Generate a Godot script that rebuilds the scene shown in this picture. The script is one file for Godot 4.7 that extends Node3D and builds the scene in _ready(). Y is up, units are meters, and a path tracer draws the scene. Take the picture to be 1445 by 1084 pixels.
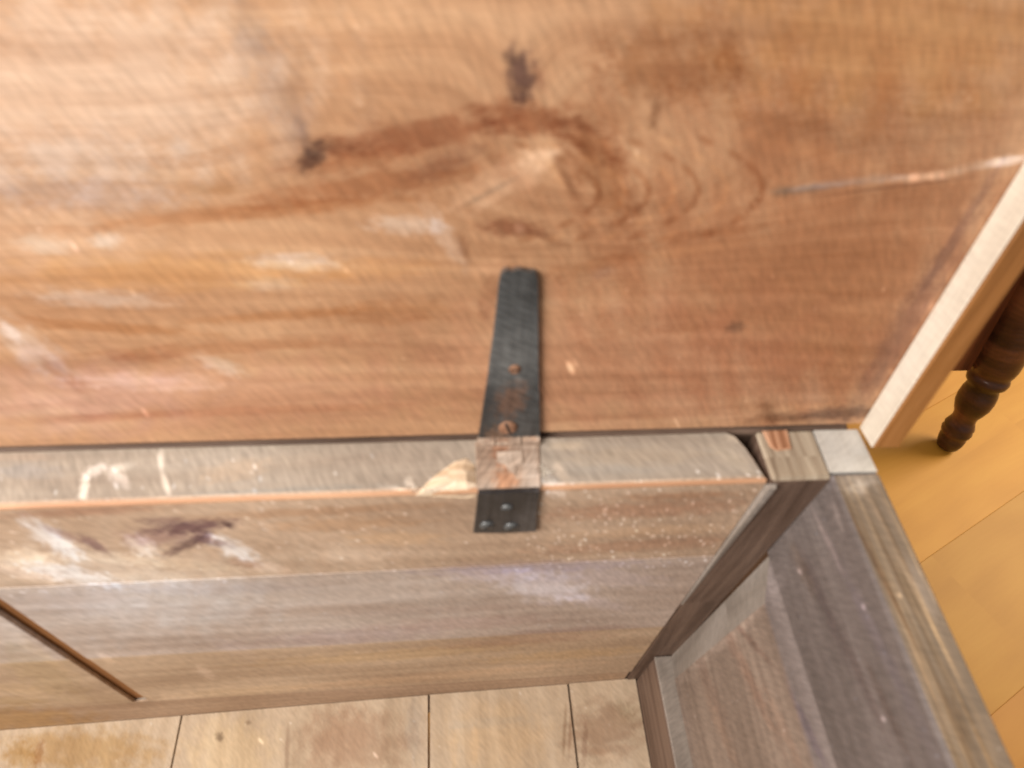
extends Node3D
# An old wooden chest with its lid thrown open, seen from above its back right corner.

const RIM := 0.596          # height of the chest's rim
const ZB := -0.2196         # outer face of the back
const ZI := -0.1845         # inner face of the back
const XL := -0.85           # left end
const XI := 0.222           # inner face of the right end's rail
const XR := 0.2535          # outer face of the right end
const ZF := 0.26            # outer face of the front
const LEAN := 7.3           # how far the open lid leans back, degrees

var M := {}

# ---------------------------------------------------------------- naming
func tag(o: Node, label: String, category: String, group := "") -> void:
	o.set_meta("label", label)
	o.set_meta("category", category)
	if group != "":
		o.set_meta("group", group)

func put(called: String, mesh: Mesh, mat: Material, parent: Node, at := Transform3D.IDENTITY) -> MeshInstance3D:
	var o := MeshInstance3D.new()
	o.name = called
	o.mesh = mesh
	if mat:
		o.material_override = mat
	o.transform = at
	o.cast_shadow = GeometryInstance3D.SHADOW_CASTING_SETTING_ON
	parent.add_child(o, true)
	return o

# ---------------------------------------------------------------- shapes
func begin() -> SurfaceTool:
	var st := SurfaceTool.new()
	st.begin(Mesh.PRIMITIVE_TRIANGLES)
	return st

func face(st: SurfaceTool, pts: Array, out: Vector3, uvf: Callable) -> void:
	var n := Vector3.ZERO
	for i in range(1, pts.size() - 1):
		n += (pts[i] - pts[0]).cross(pts[i + 1] - pts[0])
	n = n.normalized()
	var p := pts.duplicate()
	if n.dot(out) > 0.0:
		p.reverse()          # front faces run clockwise
	else:
		n = -n
	for i in range(1, p.size() - 1):
		for v: Vector3 in [p[0], p[i], p[i + 1]]:
			st.set_normal(n)
			st.set_uv(uvf.call(v, n))
			st.add_vertex(v)

func chamfer_box(st: SurfaceTool, lo: Vector3, hi: Vector3, c: float, uvf: Callable) -> void:
	var mid := (lo + hi) / 2.0
	var corner := func(sx: int, sy: int, sz: int, keep: int) -> Vector3:
		var s := Vector3(sx, sy, sz)
		var p := mid + s * (hi - lo) / 2.0
		for k in 3:
			if k != keep:
				p[k] -= s[k] * c
		return p
	for k in 3:
		var a := (k + 1) % 3
		var b := (k + 2) % 3
		for s: int in [-1, 1]:
			var q := []
			for ab: Array in [[-1, -1], [1, -1], [1, 1], [-1, 1]]:
				var v := Vector3i.ZERO
				v[k] = s
				v[a] = ab[0]
				v[b] = ab[1]
				q.append(corner.call(v.x, v.y, v.z, k))
			var n := Vector3.ZERO
			n[k] = s
			face(st, q, n, uvf)
		for sa: int in [-1, 1]:
			for sb: int in [-1, 1]:
				var q := []
				for e: Array in [[-1, a], [1, a], [1, b], [-1, b]]:
					var v := Vector3i.ZERO
					v[k] = e[0]
					v[a] = sa
					v[b] = sb
					q.append(corner.call(v.x, v.y, v.z, e[1]))
				var n := Vector3.ZERO
				n[a] = sa
				n[b] = sb
				face(st, q, n, uvf)
	for sx: int in [-1, 1]:
		for sy: int in [-1, 1]:
			for sz: int in [-1, 1]:
				face(st, [corner.call(sx, sy, sz, 0), corner.call(sx, sy, sz, 1), corner.call(sx, sy, sz, 2)], Vector3(sx, sy, sz), uvf)

# eight corners: the bottom four, then the four above them, both going round
func hexa(st: SurfaceTool, c: Array, uvf: Callable) -> void:
	var mid := Vector3.ZERO
	for v: Vector3 in c:
		mid += v / 8.0
	for q: Array in [[0, 1, 2, 3], [4, 5, 6, 7], [0, 1, 5, 4], [1, 2, 6, 5], [2, 3, 7, 6], [3, 0, 4, 7]]:
		var pts := []
		var m := Vector3.ZERO
		for i: int in q:
			pts.append(c[i])
			m += c[i] / 4.0
		face(st, pts, m - mid, uvf)

# a flat outline (a, b) given a depth along the third axis; place(a, b, d) makes the point; the d1 face is shrunk by c
func prism(st: SurfaceTool, outline: PackedVector2Array, d0: float, d1: float, c: float, place: Callable, uvf: Callable) -> void:
	var n := outline.size()
	var mid := Vector2.ZERO
	for p in outline:
		mid += p / n
	var top := outline
	if c > 0.0:
		var shrunk := Geometry2D.offset_polygon(outline, -c)
		if shrunk.size() == 1 and shrunk[0].size() == n:
			var best := 0
			for k in n:
				if shrunk[0][k].distance_to(outline[0]) < shrunk[0][best].distance_to(outline[0]):
					best = k
			top = PackedVector2Array()
			for k in n:
				top.append(shrunk[0][(best + k) % n])
	var ed := d1 - c * signf(d1 - d0)
	var m0: Vector3 = place.call(mid.x, mid.y, (d0 + d1) / 2.0)
	for i in n:
		var j := (i + 1) % n
		var a := outline[i]
		var b := outline[j]
		var nrm2 := Vector2(b.y - a.y, a.x - b.x)
		if Geometry2D.is_polygon_clockwise(outline):
			nrm2 = -nrm2
		var o3: Vector3 = place.call(a.x + nrm2.x, a.y + nrm2.y, d0) - place.call(a.x, a.y, d0)
		face(st, [place.call(a.x, a.y, d0), place.call(b.x, b.y, d0), place.call(b.x, b.y, ed), place.call(a.x, a.y, ed)], o3, uvf)
		if c > 0.0:
			var up: Vector3 = place.call(0, 0, d1) - place.call(0, 0, d0)
			face(st, [place.call(a.x, a.y, ed), place.call(b.x, b.y, ed), place.call(top[j].x, top[j].y, d1), place.call(top[i].x, top[i].y, d1)], o3.normalized() + up.normalized(), uvf)
	for side: Array in [[outline, d0], [top, d1]]:
		var o := side[0] as PackedVector2Array
		var d: float = side[1]
		var t := Geometry2D.triangulate_polygon(o)
		for k in range(0, t.size(), 3):
			var pts := []
			for q in 3:
				pts.append(place.call(o[t[k + q]].x, o[t[k + q]].y, d))
			var cm: Vector3 = place.call(mid.x, mid.y, d)
			face(st, pts, cm - m0, uvf)

func lathe(st: SurfaceTool, prof: PackedVector2Array, seg: int) -> void:   # (radius, height) from the foot up
	st.set_smooth_group(0)
	for i in prof.size() - 1:
		for k in seg:
			var a0 := TAU * k / seg
			var a1 := TAU * (k + 1) / seg
			var p := prof[i]
			var q := prof[i + 1]
			var v := [Vector3(p.x * cos(a0), p.y, p.x * sin(a0)), Vector3(p.x * cos(a1), p.y, p.x * sin(a1)), Vector3(q.x * cos(a1), q.y, q.x * sin(a1)), Vector3(q.x * cos(a0), q.y, q.x * sin(a0))]
			var uv := [Vector2(a0 * 0.1, p.y * 2.0), Vector2(a1 * 0.1, p.y * 2.0), Vector2(a1 * 0.1, q.y * 2.0), Vector2(a0 * 0.1, q.y * 2.0)]
			for w: int in [0, 1, 2, 0, 2, 3]:
				st.set_uv(uv[w])
				st.add_vertex(v[w])
	st.index()
	st.generate_normals()

# grain along one axis: a plain board's texture coordinates, in units of the texture
func grain(axis: int, size: Vector2, off := Vector2.ZERO) -> Callable:
	return func(p: Vector3, n: Vector3) -> Vector2:
		var flat := (n.abs()).max_axis_index()
		var g := axis
		if flat == axis:
			g = (axis + 1) % 3
		var c := 3 - g - flat
		return Vector2(p[g] / size.x, p[c] / size.y) + off

# ---------------------------------------------------------------- textures: grain, knots, stains and wear of each board, plus painted glare and glints
func sheet(ox: float, oy: float, w: float, h: float, mpp: float) -> Dictionary:
	var nw := int(w / mpp)
	var nh := int(h / mpp)
	var r := PackedFloat32Array(); r.resize(nw * nh); r.fill(1.0)
	var g := r.duplicate()
	var b := r.duplicate()
	var nz := FastNoiseLite.new()
	nz.seed = 77
	nz.frequency = 1.0
	nz.fractal_type = FastNoiseLite.FRACTAL_NONE
	return {"ox": ox, "oy": oy, "w": w, "h": h, "nw": nw, "nh": nh, "mpp": mpp, "r": r, "g": g, "b": b, "noise": nz, "knots": []}

func blot(t: Dictionary, c: Vector2, u: Vector2, v: Vector2, col: Vector3, alpha: float) -> void:
	var det := u.x * v.y - u.y * v.x
	if absf(det) < 1e-12:
		return
	var mpp: float = t.mpp
	var nw: int = t.nw
	var nh: int = t.nh
	var ex := (absf(u.x) + absf(v.x)) * 1.35
	var ey := (absf(u.y) + absf(v.y)) * 1.35
	var x0 := clampi(int((c.x - ex - t.ox) / mpp), 0, nw)
	var x1 := clampi(int((c.x + ex - t.ox) / mpp) + 1, 0, nw)
	var y0 := clampi(int((c.y - ey - t.oy) / mpp), 0, nh)
	var y1 := clampi(int((c.y + ey - t.oy) / mpp) + 1, 0, nh)
	var nz: FastNoiseLite = t.noise
	var big := minf(u.length(), v.length()) > mpp * 3.0
	var ku := u.length() * 40.0 + 1.6
	var r: PackedFloat32Array = t.r
	var g: PackedFloat32Array = t.g
	var b: PackedFloat32Array = t.b
	for j in range(y0, y1):
		var py: float = t.oy + (j + 0.5) * mpp - c.y
		for i in range(x0, x1):
			var px: float = t.ox + (i + 0.5) * mpp - c.x
			var a := (px * v.y - py * v.x) / det
			var q := (u.x * py - u.y * px) / det
			var d := sqrt(a * a + q * q)
			if d > 1.35:
				continue
			if big:
				d += 0.28 * nz.get_noise_2d(a * ku + c.x * 91.0, q * 1.9 + c.y * 57.0) + 0.16 * nz.get_noise_2d((c.x + px) * 260.0, (c.y + py) * 700.0)
			var k := alpha * smoothstep(1.15, 0.3, d)
			if k <= 0.0:
				continue
			var at := j * nw + i
			r[at] *= 1.0 + (col.x - 1.0) * k
			g[at] *= 1.0 + (col.y - 1.0) * k
			b[at] *= 1.0 + (col.z - 1.0) * k
	t.r = r
	t.g = g
	t.b = b

# a band right across the grain direction's width
func band(t: Dictionary, y0: float, y1: float, soft: float, col: Vector3) -> void:
	var r: PackedFloat32Array = t.r
	var g: PackedFloat32Array = t.g
	var b: PackedFloat32Array = t.b
	var nw: int = t.nw
	for j in int(t.nh):
		var y: float = t.oy + (j + 0.5) * t.mpp
		var k := smoothstep(y0 - soft, y0 + soft, y) * (1.0 - smoothstep(y1 - soft, y1 + soft, y))
		if k <= 0.001:
			continue
		for i in nw:
			var at := j * nw + i
			r[at] *= 1.0 + (col.x - 1.0) * k
			g[at] *= 1.0 + (col.y - 1.0) * k
			b[at] *= 1.0 + (col.z - 1.0) * k
	t.r = r
	t.g = g
	t.b = b

func specks(t: Dictionary, rng: RandomNumberGenerator, box: Rect2, n: int, size: float, amount: float, along: Vector2) -> void:  # short pale flecks painted in for dust glints
	for i in n:
		var c := box.position + Vector2(rng.randf(), rng.randf()) * box.size
		var l := size * rng.randf_range(0.6, 1.8)
		var dir := along.rotated(rng.randf_range(-0.3, 0.3))
		var k := 1.0 + (amount - 1.0) * rng.randf_range(0.3, 1.0)
		blot(t, c, dir * l, dir.orthogonal() * l * 0.38, Vector3(k, k * 1.12, k * 1.3), 0.9)

# dark, mid, light: linear base colours. Returns [colour texture, normal texture]
func wood(t: Dictionary, sd: int, dark: Color, mid: Color, light: Color, ring: float, ring_w: float, fine: float, low: float, relief: float, scratch := 0.0, across := Vector2(0.5, -0.87)) -> Array:
	var nw: int = t.nw
	var nh: int = t.nh
	var nz: FastNoiseLite = FastNoiseLite.new()
	nz.seed = sd
	nz.frequency = 1.0
	nz.fractal_type = FastNoiseLite.FRACTAL_NONE
	var lut := PackedByteArray()
	lut.resize(4097)
	for i in 4097:
		var l := i / 4096.0
		lut[i] = int(clampf((l * 12.92 if l <= 0.0031308 else 1.055 * pow(l, 1.0 / 2.4) - 0.055) * 255.0 + 0.5, 0, 255))
	var r: PackedFloat32Array = t.r
	var g: PackedFloat32Array = t.g
	var b: PackedFloat32Array = t.b
	var data := PackedByteArray()
	data.resize(nw * nh * 3)
	var hgt := PackedByteArray()
	hgt.resize(nw * nh)
	var mpp: float = t.mpp
	var ox: float = t.ox
	var oy: float = t.oy
	var knots: Array = t.knots
	var ringk := 1.0 / ring_w
	for j in nh:
		var y := oy + (j + 0.5) * mpp
		for i in nw:
			var x := ox + (i + 0.5) * mpp
			var wy := y + 0.012 * nz.get_noise_2d(x * 2.6, y * 7.0)
			for k: Array in knots:
				var dx: float = (x - k[0]) / k[2]
				var dy: float = (y - k[1]) / k[3]
				var e := dx * dx + dy * dy
				if e < 6.0:
					wy += k[4] * exp(-e)
			var n1 := nz.get_noise_2d(x * 2.2 + 40.0, wy * ringk)
			var n2 := nz.get_noise_2d(x * 16.0, wy * ringk * 5.0 + 90.0)
			var n3 := nz.get_noise_2d(x * 45.0 + 17.0, wy * 1500.0)
			var n4 := nz.get_noise_2d(x * 7.0 - 31.0, y * 13.0)
			var f := clampf(0.5 + ring * n1 + fine * (0.8 * n2 + 0.5 * n3) + low * n4, 0.0, 1.0)
			var sc := 1.0
			if scratch > 0.0:      # fine scratches and dust wiped across the grain
				var sa := x * across.x + y * across.y
				var sb := x * across.y - y * across.x
				sc += scratch * (nz.get_noise_2d(sa * 90.0, sb * 620.0 + 7.0) + 0.7 * nz.get_noise_2d(sa * 40.0 + 60.0, sb * 260.0))
			var c := dark.lerp(mid, f * 2.0) if f < 0.5 else mid.lerp(light, f * 2.0 - 1.0)
			var at := j * nw + i
			data[at * 3] = lut[clampi(int(c.r * sc * r[at] * 4096.0), 0, 3600)]
			data[at * 3 + 1] = lut[clampi(int(c.g * sc * g[at] * 4096.0), 0, 3500)]
			data[at * 3 + 2] = lut[clampi(int(c.b * sc * b[at] * 4096.0), 0, 3400)]
			hgt[at] = int(clampf(128.0 + 60.0 * n1 * ring + 110.0 * fine * (n2 + n3) + 26.0 * (minf(g[at], 1.5) - 1.0), 0, 255))
	var im := Image.create_from_data(nw, nh, false, Image.FORMAT_RGB8, data)
	var hm := Image.create_from_data(nw, nh, false, Image.FORMAT_L8, hgt)
	hm.convert(Image.FORMAT_RGBA8)
	hm.bump_map_to_normal_map(relief)
	im.generate_mipmaps()
	return [ImageTexture.create_from_image(im), ImageTexture.create_from_image(hm)]

func surface(tx: Array, rough: float, spec := 0.4) -> StandardMaterial3D:
	var m := StandardMaterial3D.new()
	m.albedo_texture = tx[0]
	m.roughness = rough
	m.metallic_specular = spec
	m.normal_enabled = true
	m.normal_texture = tx[1]
	m.normal_scale = 0.8
	return m

# texture coordinates of a board that has a sheet of its own; read(p, n) unfolds the point onto the sheet
func on_sheet(t: Dictionary, read: Callable) -> Callable:
	var o := Vector2(t.ox, t.oy)
	var s := Vector2(t.nw * t.mpp, t.nh * t.mpp)
	return func(p: Vector3, n: Vector3) -> Vector2:
		return ((read.call(p, n) as Vector2) - o) / s

func _ready() -> void:
	var rng := RandomNumberGenerator.new()
	rng.seed = 4021
	# ------------------------------------------------------------ camera, light
	var cam := Camera3D.new()
	cam.name = "camera"
	cam.transform = Transform3D(Basis(Vector3(0.99522433, 0.06315272, 0.07443301), Vector3(0.02001457, 0.61430372, -0.78881579), Vector3(-0.09554034, 0.78653841, 0.61010603)).orthonormalized(), Vector3(0, 0.93, 0))
	var lens := CameraAttributesPhysical.new()
	lens.frustum_focal_length = 21.234
	lens.frustum_near = 0.02
	lens.frustum_far = 60.0
	lens.frustum_focus_distance = 4.0
	lens.exposure_aperture = 7.6
	cam.attributes = lens
	cam.current = true
	add_child(cam)

	var env := Environment.new()
	env.background_mode = Environment.BG_COLOR
	env.background_color = Color(0.80, 0.765, 0.735)
	env.background_energy_multiplier = 0.44
	env.tonemap_mode = Environment.TONE_MAPPER_LINEAR
	env.tonemap_exposure = 1.14
	env.sdfgi_enabled = true
	env.ssao_enabled = true
	env.ssil_enabled = true
	var we := WorldEnvironment.new()
	we.name = "environment"
	we.environment = env
	add_child(we)

	var window := AreaLight3D.new()
	window.name = "window_light"
	window.area_size = Vector2(0.7, 0.8)
	window.light_energy = 2.9
	window.light_color = Color(1.0, 0.965, 0.93)
	window.shadow_enabled = true
	window.area_range = 8.0
	add_child(window)
	window.look_at_from_position(Vector3(-0.84, 1.38, 0.36), Vector3(-0.05, 0.65, -0.2))

	# an added area light, no window seen, brightens the room's floor
	var side := AreaLight3D.new()
	side.name = "added_side_light"
	side.area_size = Vector2(1.2, 1.2)
	side.light_energy = 5.2
	side.light_color = Color(1.0, 0.95, 0.86)
	side.shadow_enabled = true
	side.area_range = 8.0
	add_child(side)
	side.look_at_from_position(Vector3(2.6, 1.9, -1.0), Vector3(0.9, 0.0, -0.4))

	# ------------------------------------------------------------ materials with a sheet of their own
	var t := sheet(-0.87, 0.0, 1.14, 0.5, 0.0008)
	t.knots = [[0.040, 0.166, 0.06, 0.026, 0.022], [0.030, 0.205, 0.016, 0.018, 0.012], [-0.052, 0.173, 0.03, 0.016, -0.012], [0.09, 0.156, 0.07, 0.03, 0.028], [0.028, 0.138, 0.02, 0.01, 0.008], [-0.45, 0.3, 0.05, 0.03, 0.05]]
	blot(t, Vector2(.0322, .1795), Vector2(.0047, -.0015), Vector2(-.0005, -.002), Vector3(.72, .58, .48), .75)
	blot(t, Vector2(.0494, .1734), Vector2(.0048, -.0022), Vector2(-.0007, -.002), Vector3(.72, .58, .48), .75)
	blot(t, Vector2(.0601, .1675), Vector2(.0044, -.0034), Vector2(-.0011, -.0018), Vector3(.72, .58, .48), .75)
	blot(t, Vector2(.0654, .162), Vector2(.0028, -.0051), Vector2(-.0018, -.0009), Vector3(.72, .58, .48), .75)
	blot(t, Vector2(.0665, .1563), Vector2(-.001, -.0054), Vector2(-.0022, .0008), Vector3(.72, .58, .48), .75)
	blot(t, Vector2(.0631, .1504), Vector2(-.0035, -.0039), Vector2(-.0017, .0018), Vector3(.72, .58, .48), .75)
	blot(t, Vector2(.0539, .1436), Vector2(-.0045, -.0027), Vector2(-.0012, .0022), Vector3(.72, .58, .48), .75)
	blot(t, Vector2(.037, .136), Vector2(-.005, -.002), Vector2(-.0009, .0025), Vector3(.72, .58, .48), .75)
	blot(t, Vector2(.0437, .18), Vector2(.0048, -.0016), Vector2(-.0004, -.0017), Vector3(1.16, 1.14, 1.08), .75)
	blot(t, Vector2(.0604, .1738), Vector2(.0048, -.0023), Vector2(-.0006, -.0017), Vector3(1.16, 1.14, 1.08), .75)
	blot(t, Vector2(.0708, .1679), Vector2(.0045, -.0035), Vector2(-.0009, -.0015), Vector3(1.16, 1.14, 1.08), .75)
	blot(t, Vector2(.0761, .1624), Vector2(.0029, -.0052), Vector2(-.0016, -.0008), Vector3(1.16, 1.14, 1.08), .75)
	blot(t, Vector2(.0773, .1567), Vector2(-.0008, -.0055), Vector2(-.0019, .0006), Vector3(1.16, 1.14, 1.08), .75)
	blot(t, Vector2(.0743, .1508), Vector2(-.0033, -.004), Vector2(-.0015, .0015), Vector3(1.16, 1.14, 1.08), .75)
	blot(t, Vector2(.0657, .144), Vector2(-.0044, -.0028), Vector2(-.0011, .0019), Vector3(1.16, 1.14, 1.08), .75)
	blot(t, Vector2(.0497, .1364), Vector2(-.005, -.0021), Vector2(-.0008, .0021), Vector3(1.16, 1.14, 1.08), .75)
	blot(t, Vector2(.0552, .1804), Vector2(.0049, -.0016), Vector2(-.0004, -.002), Vector3(.72, .58, .48), .75)
	blot(t, Vector2(.0714, .1743), Vector2(.0049, -.0024), Vector2(-.0006, -.0019), Vector3(.72, .58, .48), .75)
	blot(t, Vector2(.0816, .1684), Vector2(.0045, -.0036), Vector2(-.0011, -.0017), Vector3(.72, .58, .48), .75)
	blot(t, Vector2(.0869, .1629), Vector2(.003, -.0052), Vector2(-.0018, -.0009), Vector3(.72, .58, .48), .75)
	blot(t, Vector2(.0883, .1571), Vector2(-.0005, -.0055), Vector2(-.0022, .0007), Vector3(.72, .58, .48), .75)
	blot(t, Vector2(.0855, .1512), Vector2(-.0031, -.0041), Vector2(-.0019, .0018), Vector3(.72, .58, .48), .75)
	blot(t, Vector2(.0775, .1444), Vector2(-.0043, -.0029), Vector2(-.0014, .0022), Vector3(.72, .58, .48), .75)
	blot(t, Vector2(.0624, .1368), Vector2(-.0049, -.0022), Vector2(-.0011, .0024), Vector3(.72, .58, .48), .75)
	blot(t, Vector2(.0668, .1809), Vector2(.0049, -.0017), Vector2(-.0004, -.0017), Vector3(1.16, 1.14, 1.08), .75)
	blot(t, Vector2(.0825, .1747), Vector2(.005, -.0025), Vector2(-.0006, -.0016), Vector3(1.16, 1.14, 1.08), .75)
	blot(t, Vector2(.0925, .1688), Vector2(.0046, -.0037), Vector2(-.001, -.0014), Vector3(1.16, 1.14, 1.08), .75)
	blot(t, Vector2(.0977, .1633), Vector2(.0031, -.0052), Vector2(-.0016, -.0007), Vector3(1.16, 1.14, 1.08), .75)
	blot(t, Vector2(.0993, .1576), Vector2(-.0003, -.0055), Vector2(-.0019, .0006), Vector3(1.16, 1.14, 1.08), .75)
	blot(t, Vector2(.0969, .1516), Vector2(-.0029, -.0043), Vector2(-.0017, .0015), Vector3(1.16, 1.14, 1.08), .75)
	blot(t, Vector2(.0894, .1449), Vector2(-.0042, -.0031), Vector2(-.0013, .0019), Vector3(1.16, 1.14, 1.08), .75)
	blot(t, Vector2(.0753, .1372), Vector2(-.0048, -.0023), Vector2(-.001, .0021), Vector3(1.16, 1.14, 1.08), .75)
	blot(t, Vector2(.0785, .1814), Vector2(.005, -.0018), Vector2(-.0004, -.002), Vector3(.72, .58, .48), .75)
	blot(t, Vector2(.0937, .1752), Vector2(.005, -.0026), Vector2(-.0006, -.0019), Vector3(.72, .58, .48), .75)
	blot(t, Vector2(.1034, .1693), Vector2(.0047, -.0038), Vector2(-.0011, -.0016), Vector3(.72, .58, .48), .75)
	blot(t, Vector2(.1086, .1637), Vector2(.0031, -.0053), Vector2(-.0019, -.0008), Vector3(.72, .58, .48), .75)
	blot(t, Vector2(.1103, .158), Vector2(-.0001, -.0056), Vector2(-.0023, .0006), Vector3(.72, .58, .48), .75)
	blot(t, Vector2(.1082, .1521), Vector2(-.0027, -.0044), Vector2(-.0021, .0017), Vector3(.72, .58, .48), .75)
	blot(t, Vector2(.1014, .1453), Vector2(-.004, -.0032), Vector2(-.0017, .0022), Vector3(.72, .58, .48), .75)
	blot(t, Vector2(.0882, .1376), Vector2(-.0047, -.0024), Vector2(-.0013, .0024), Vector3(.72, .58, .48), .75)
	blot(t, Vector2(.0917, .182), Vector2(.0051, -.0019), Vector2(-.0003, -.0017), Vector3(1.16, 1.14, 1.08), .75)
	blot(t, Vector2(.1064, .1757), Vector2(.0051, -.0027), Vector2(-.0005, -.0016), Vector3(1.16, 1.14, 1.08), .75)
	blot(t, Vector2(.1159, .1698), Vector2(.0047, -.0039), Vector2(-.001, -.0013), Vector3(1.16, 1.14, 1.08), .75)
	blot(t, Vector2(.1211, .1643), Vector2(.0032, -.0053), Vector2(-.0016, -.0007), Vector3(1.16, 1.14, 1.08), .75)
	blot(t, Vector2(.123, .1585), Vector2(.0002, -.0056), Vector2(-.002, .0005), Vector3(1.16, 1.14, 1.08), .75)
	blot(t, Vector2(.1213, .1526), Vector2(-.0024, -.0045), Vector2(-.0018, .0014), Vector3(1.16, 1.14, 1.08), .75)
	blot(t, Vector2(.1151, .1458), Vector2(-.0039, -.0033), Vector2(-.0015, .0018), Vector3(1.16, 1.14, 1.08), .75)
	blot(t, Vector2(.1029, .138), Vector2(-.0046, -.0025), Vector2(-.0012, .0021), Vector3(1.16, 1.14, 1.08), .75)
	blot(t, Vector2(.1079, .1827), Vector2(.0052, -.002), Vector2(-.0003, -.0019), Vector3(.72, .58, .48), .75)
	blot(t, Vector2(.1223, .1764), Vector2(.0052, -.0028), Vector2(-.0006, -.0018), Vector3(.72, .58, .48), .75)
	blot(t, Vector2(.1316, .1705), Vector2(.0048, -.004), Vector2(-.0012, -.0015), Vector3(.72, .58, .48), .75)
	blot(t, Vector2(.1369, .1649), Vector2(.0034, -.0054), Vector2(-.0019, -.0007), Vector3(.72, .58, .48), .75)
	blot(t, Vector2(.1389, .1591), Vector2(.0005, -.0056), Vector2(-.0024, .0006), Vector3(.72, .58, .48), .75)
	blot(t, Vector2(.1376, .1532), Vector2(-.0021, -.0046), Vector2(-.0023, .0016), Vector3(.72, .58, .48), .75)
	blot(t, Vector2(.1321, .1464), Vector2(-.0036, -.0035), Vector2(-.0019, .0021), Vector3(.72, .58, .48), .75)
	blot(t, Vector2(.1209, .1386), Vector2(-.0045, -.0027), Vector2(-.0016, .0024), Vector3(.72, .58, .48), .75)
	blot(t, Vector2(.2425, .1348), Vector2(.0014, .0503), Vector2(.0038, -.0019), Vector3(.7, .68, .78), .85)
	blot(t, Vector2(-.1281, .1975), Vector2(.093, .0019), Vector2(-.016, -.0434), Vector3(1.2, 1.45, 1.85), .95)  # this and the next pale blots paint in the upper left's glare
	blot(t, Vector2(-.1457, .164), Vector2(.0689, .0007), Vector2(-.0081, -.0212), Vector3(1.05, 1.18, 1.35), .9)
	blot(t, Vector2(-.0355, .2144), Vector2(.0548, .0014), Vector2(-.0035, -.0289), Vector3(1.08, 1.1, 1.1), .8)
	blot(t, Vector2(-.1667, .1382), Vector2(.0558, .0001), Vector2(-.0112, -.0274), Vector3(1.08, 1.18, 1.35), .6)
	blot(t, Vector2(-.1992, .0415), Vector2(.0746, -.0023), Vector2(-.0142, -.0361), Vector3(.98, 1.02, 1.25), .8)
	blot(t, Vector2(.1826, .1102), Vector2(.1405, -.001), Vector2(.0433, -.1125), Vector3(.8, .64, .56), .95)
	blot(t, Vector2(.1676, .2221), Vector2(.0925, .0024), Vector2(.0162, -.0348), Vector3(.92, .8, .6), .9)
	blot(t, Vector2(.1033, .0541), Vector2(.1659, -.0041), Vector2(.011, -.0585), Vector3(1, .92, .95), .9)
	blot(t, Vector2(-.1227, .0391), Vector2(.1177, -.0037), Vector2(-.0079, -.0319), Vector3(1, .93, 1), .8)
	blot(t, Vector2(.0299, .2073), Vector2(.0024, -.0117), Vector2(-.0065, -.001), Vector3(.3, .27, .34), 1)
	blot(t, Vector2(.0298, .1994), Vector2(.0012, -.0058), Vector2(-.0043, -.0007), Vector3(.5, .45, .5), .9)
	blot(t, Vector2(.0261, .213), Vector2(.0033, -.0025), Vector2(-.0019, -.0023), Vector3(.5, .47, .5), .8)
	blot(t, Vector2(.0366, .2067), Vector2(.0029, -.0063), Vector2(-.0022, -.0008), Vector3(.6, .5, .5), .7)
	blot(t, Vector2(-.051, .1735), Vector2(.0076, .0083), Vector2(.0033, -.0034), Vector3(.34, .32, .36), 1)
	blot(t, Vector2(-.0531, .1813), Vector2(.002, -.0107), Vector2(-.0032, -.0012), Vector3(.6, .6, .66), .8)
	blot(t, Vector2(-.0592, .1989), Vector2(.0079, -.0306), Vector2(-.0111, -.0049), Vector3(.78, .8, .86), .85)
	blot(t, Vector2(-.066, .2206), Vector2(.0029, -.017), Vector2(-.0072, -.0025), Vector3(.82, .84, .88), .7)
	blot(t, Vector2(-.0093, .1828), Vector2(.0468, .0084), Vector2(.0009, -.008), Vector3(.66, .48, .4), .95)
	blot(t, Vector2(-.035, .1728), Vector2(.0337, .0054), Vector2(.0001, -.0054), Vector3(.78, .62, .52), .9)
	blot(t, Vector2(-.0399, .1786), Vector2(.0166, .0018), Vector2(-.0002, -.0041), Vector3(.62, .48, .42), .7)
	blot(t, Vector2(.0337, .1904), Vector2(.028, -.0025), Vector2(-.0003, -.009), Vector3(.6, .42, .33), .95)
	blot(t, Vector2(.0589, .1815), Vector2(.019, -.0102), Vector2(-.0033, -.0078), Vector3(.66, .5, .4), .9)
	blot(t, Vector2(-.0843, .1485), Vector2(.0936, .0098), Vector2(-.0007, -.005), Vector3(.8, .65, .52), .9)
	blot(t, Vector2(-.0305, .1613), Vector2(.0608, .011), Vector2(.0004, -.0082), Vector3(.74, .58, .48), .95)
	blot(t, Vector2(-.0931, .1589), Vector2(.0167, .0001), Vector2(-.0008, -.0032), Vector3(.8, .72, .6), .8)
	blot(t, Vector2(.0257, .1641), Vector2(.0235, .0141), Vector2(.0049, -.009), Vector3(1.35, 1.5, 1.7), .95)
	blot(t, Vector2(.0393, .1737), Vector2(.0096, .0019), Vector2(.0014, -.0054), Vector3(1.3, 1.4, 1.5), .9)
	blot(t, Vector2(.0002, .171), Vector2(.0188, .0083), Vector2(.002, -.0057), Vector3(.7, .62, .62), .8)
	blot(t, Vector2(.0194, .1585), Vector2(.0156, .0094), Vector2(.0007, -.0015), Vector3(.7, .75, .8), .8)
	blot(t, Vector2(.0521, .1643), Vector2(.0078, -.0128), Vector2(-.002, -.0012), Vector3(.62, .55, .5), .9)
	blot(t, Vector2(.0472, .1675), Vector2(.0064, -.0106), Vector2(-.0017, -.0011), Vector3(1.35, 1.35, 1.3), .7)
	blot(t, Vector2(.0299, .1413), Vector2(.0173, -.0013), Vector2(-0, -.0054), Vector3(.6, .46, .42), 1)
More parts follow.
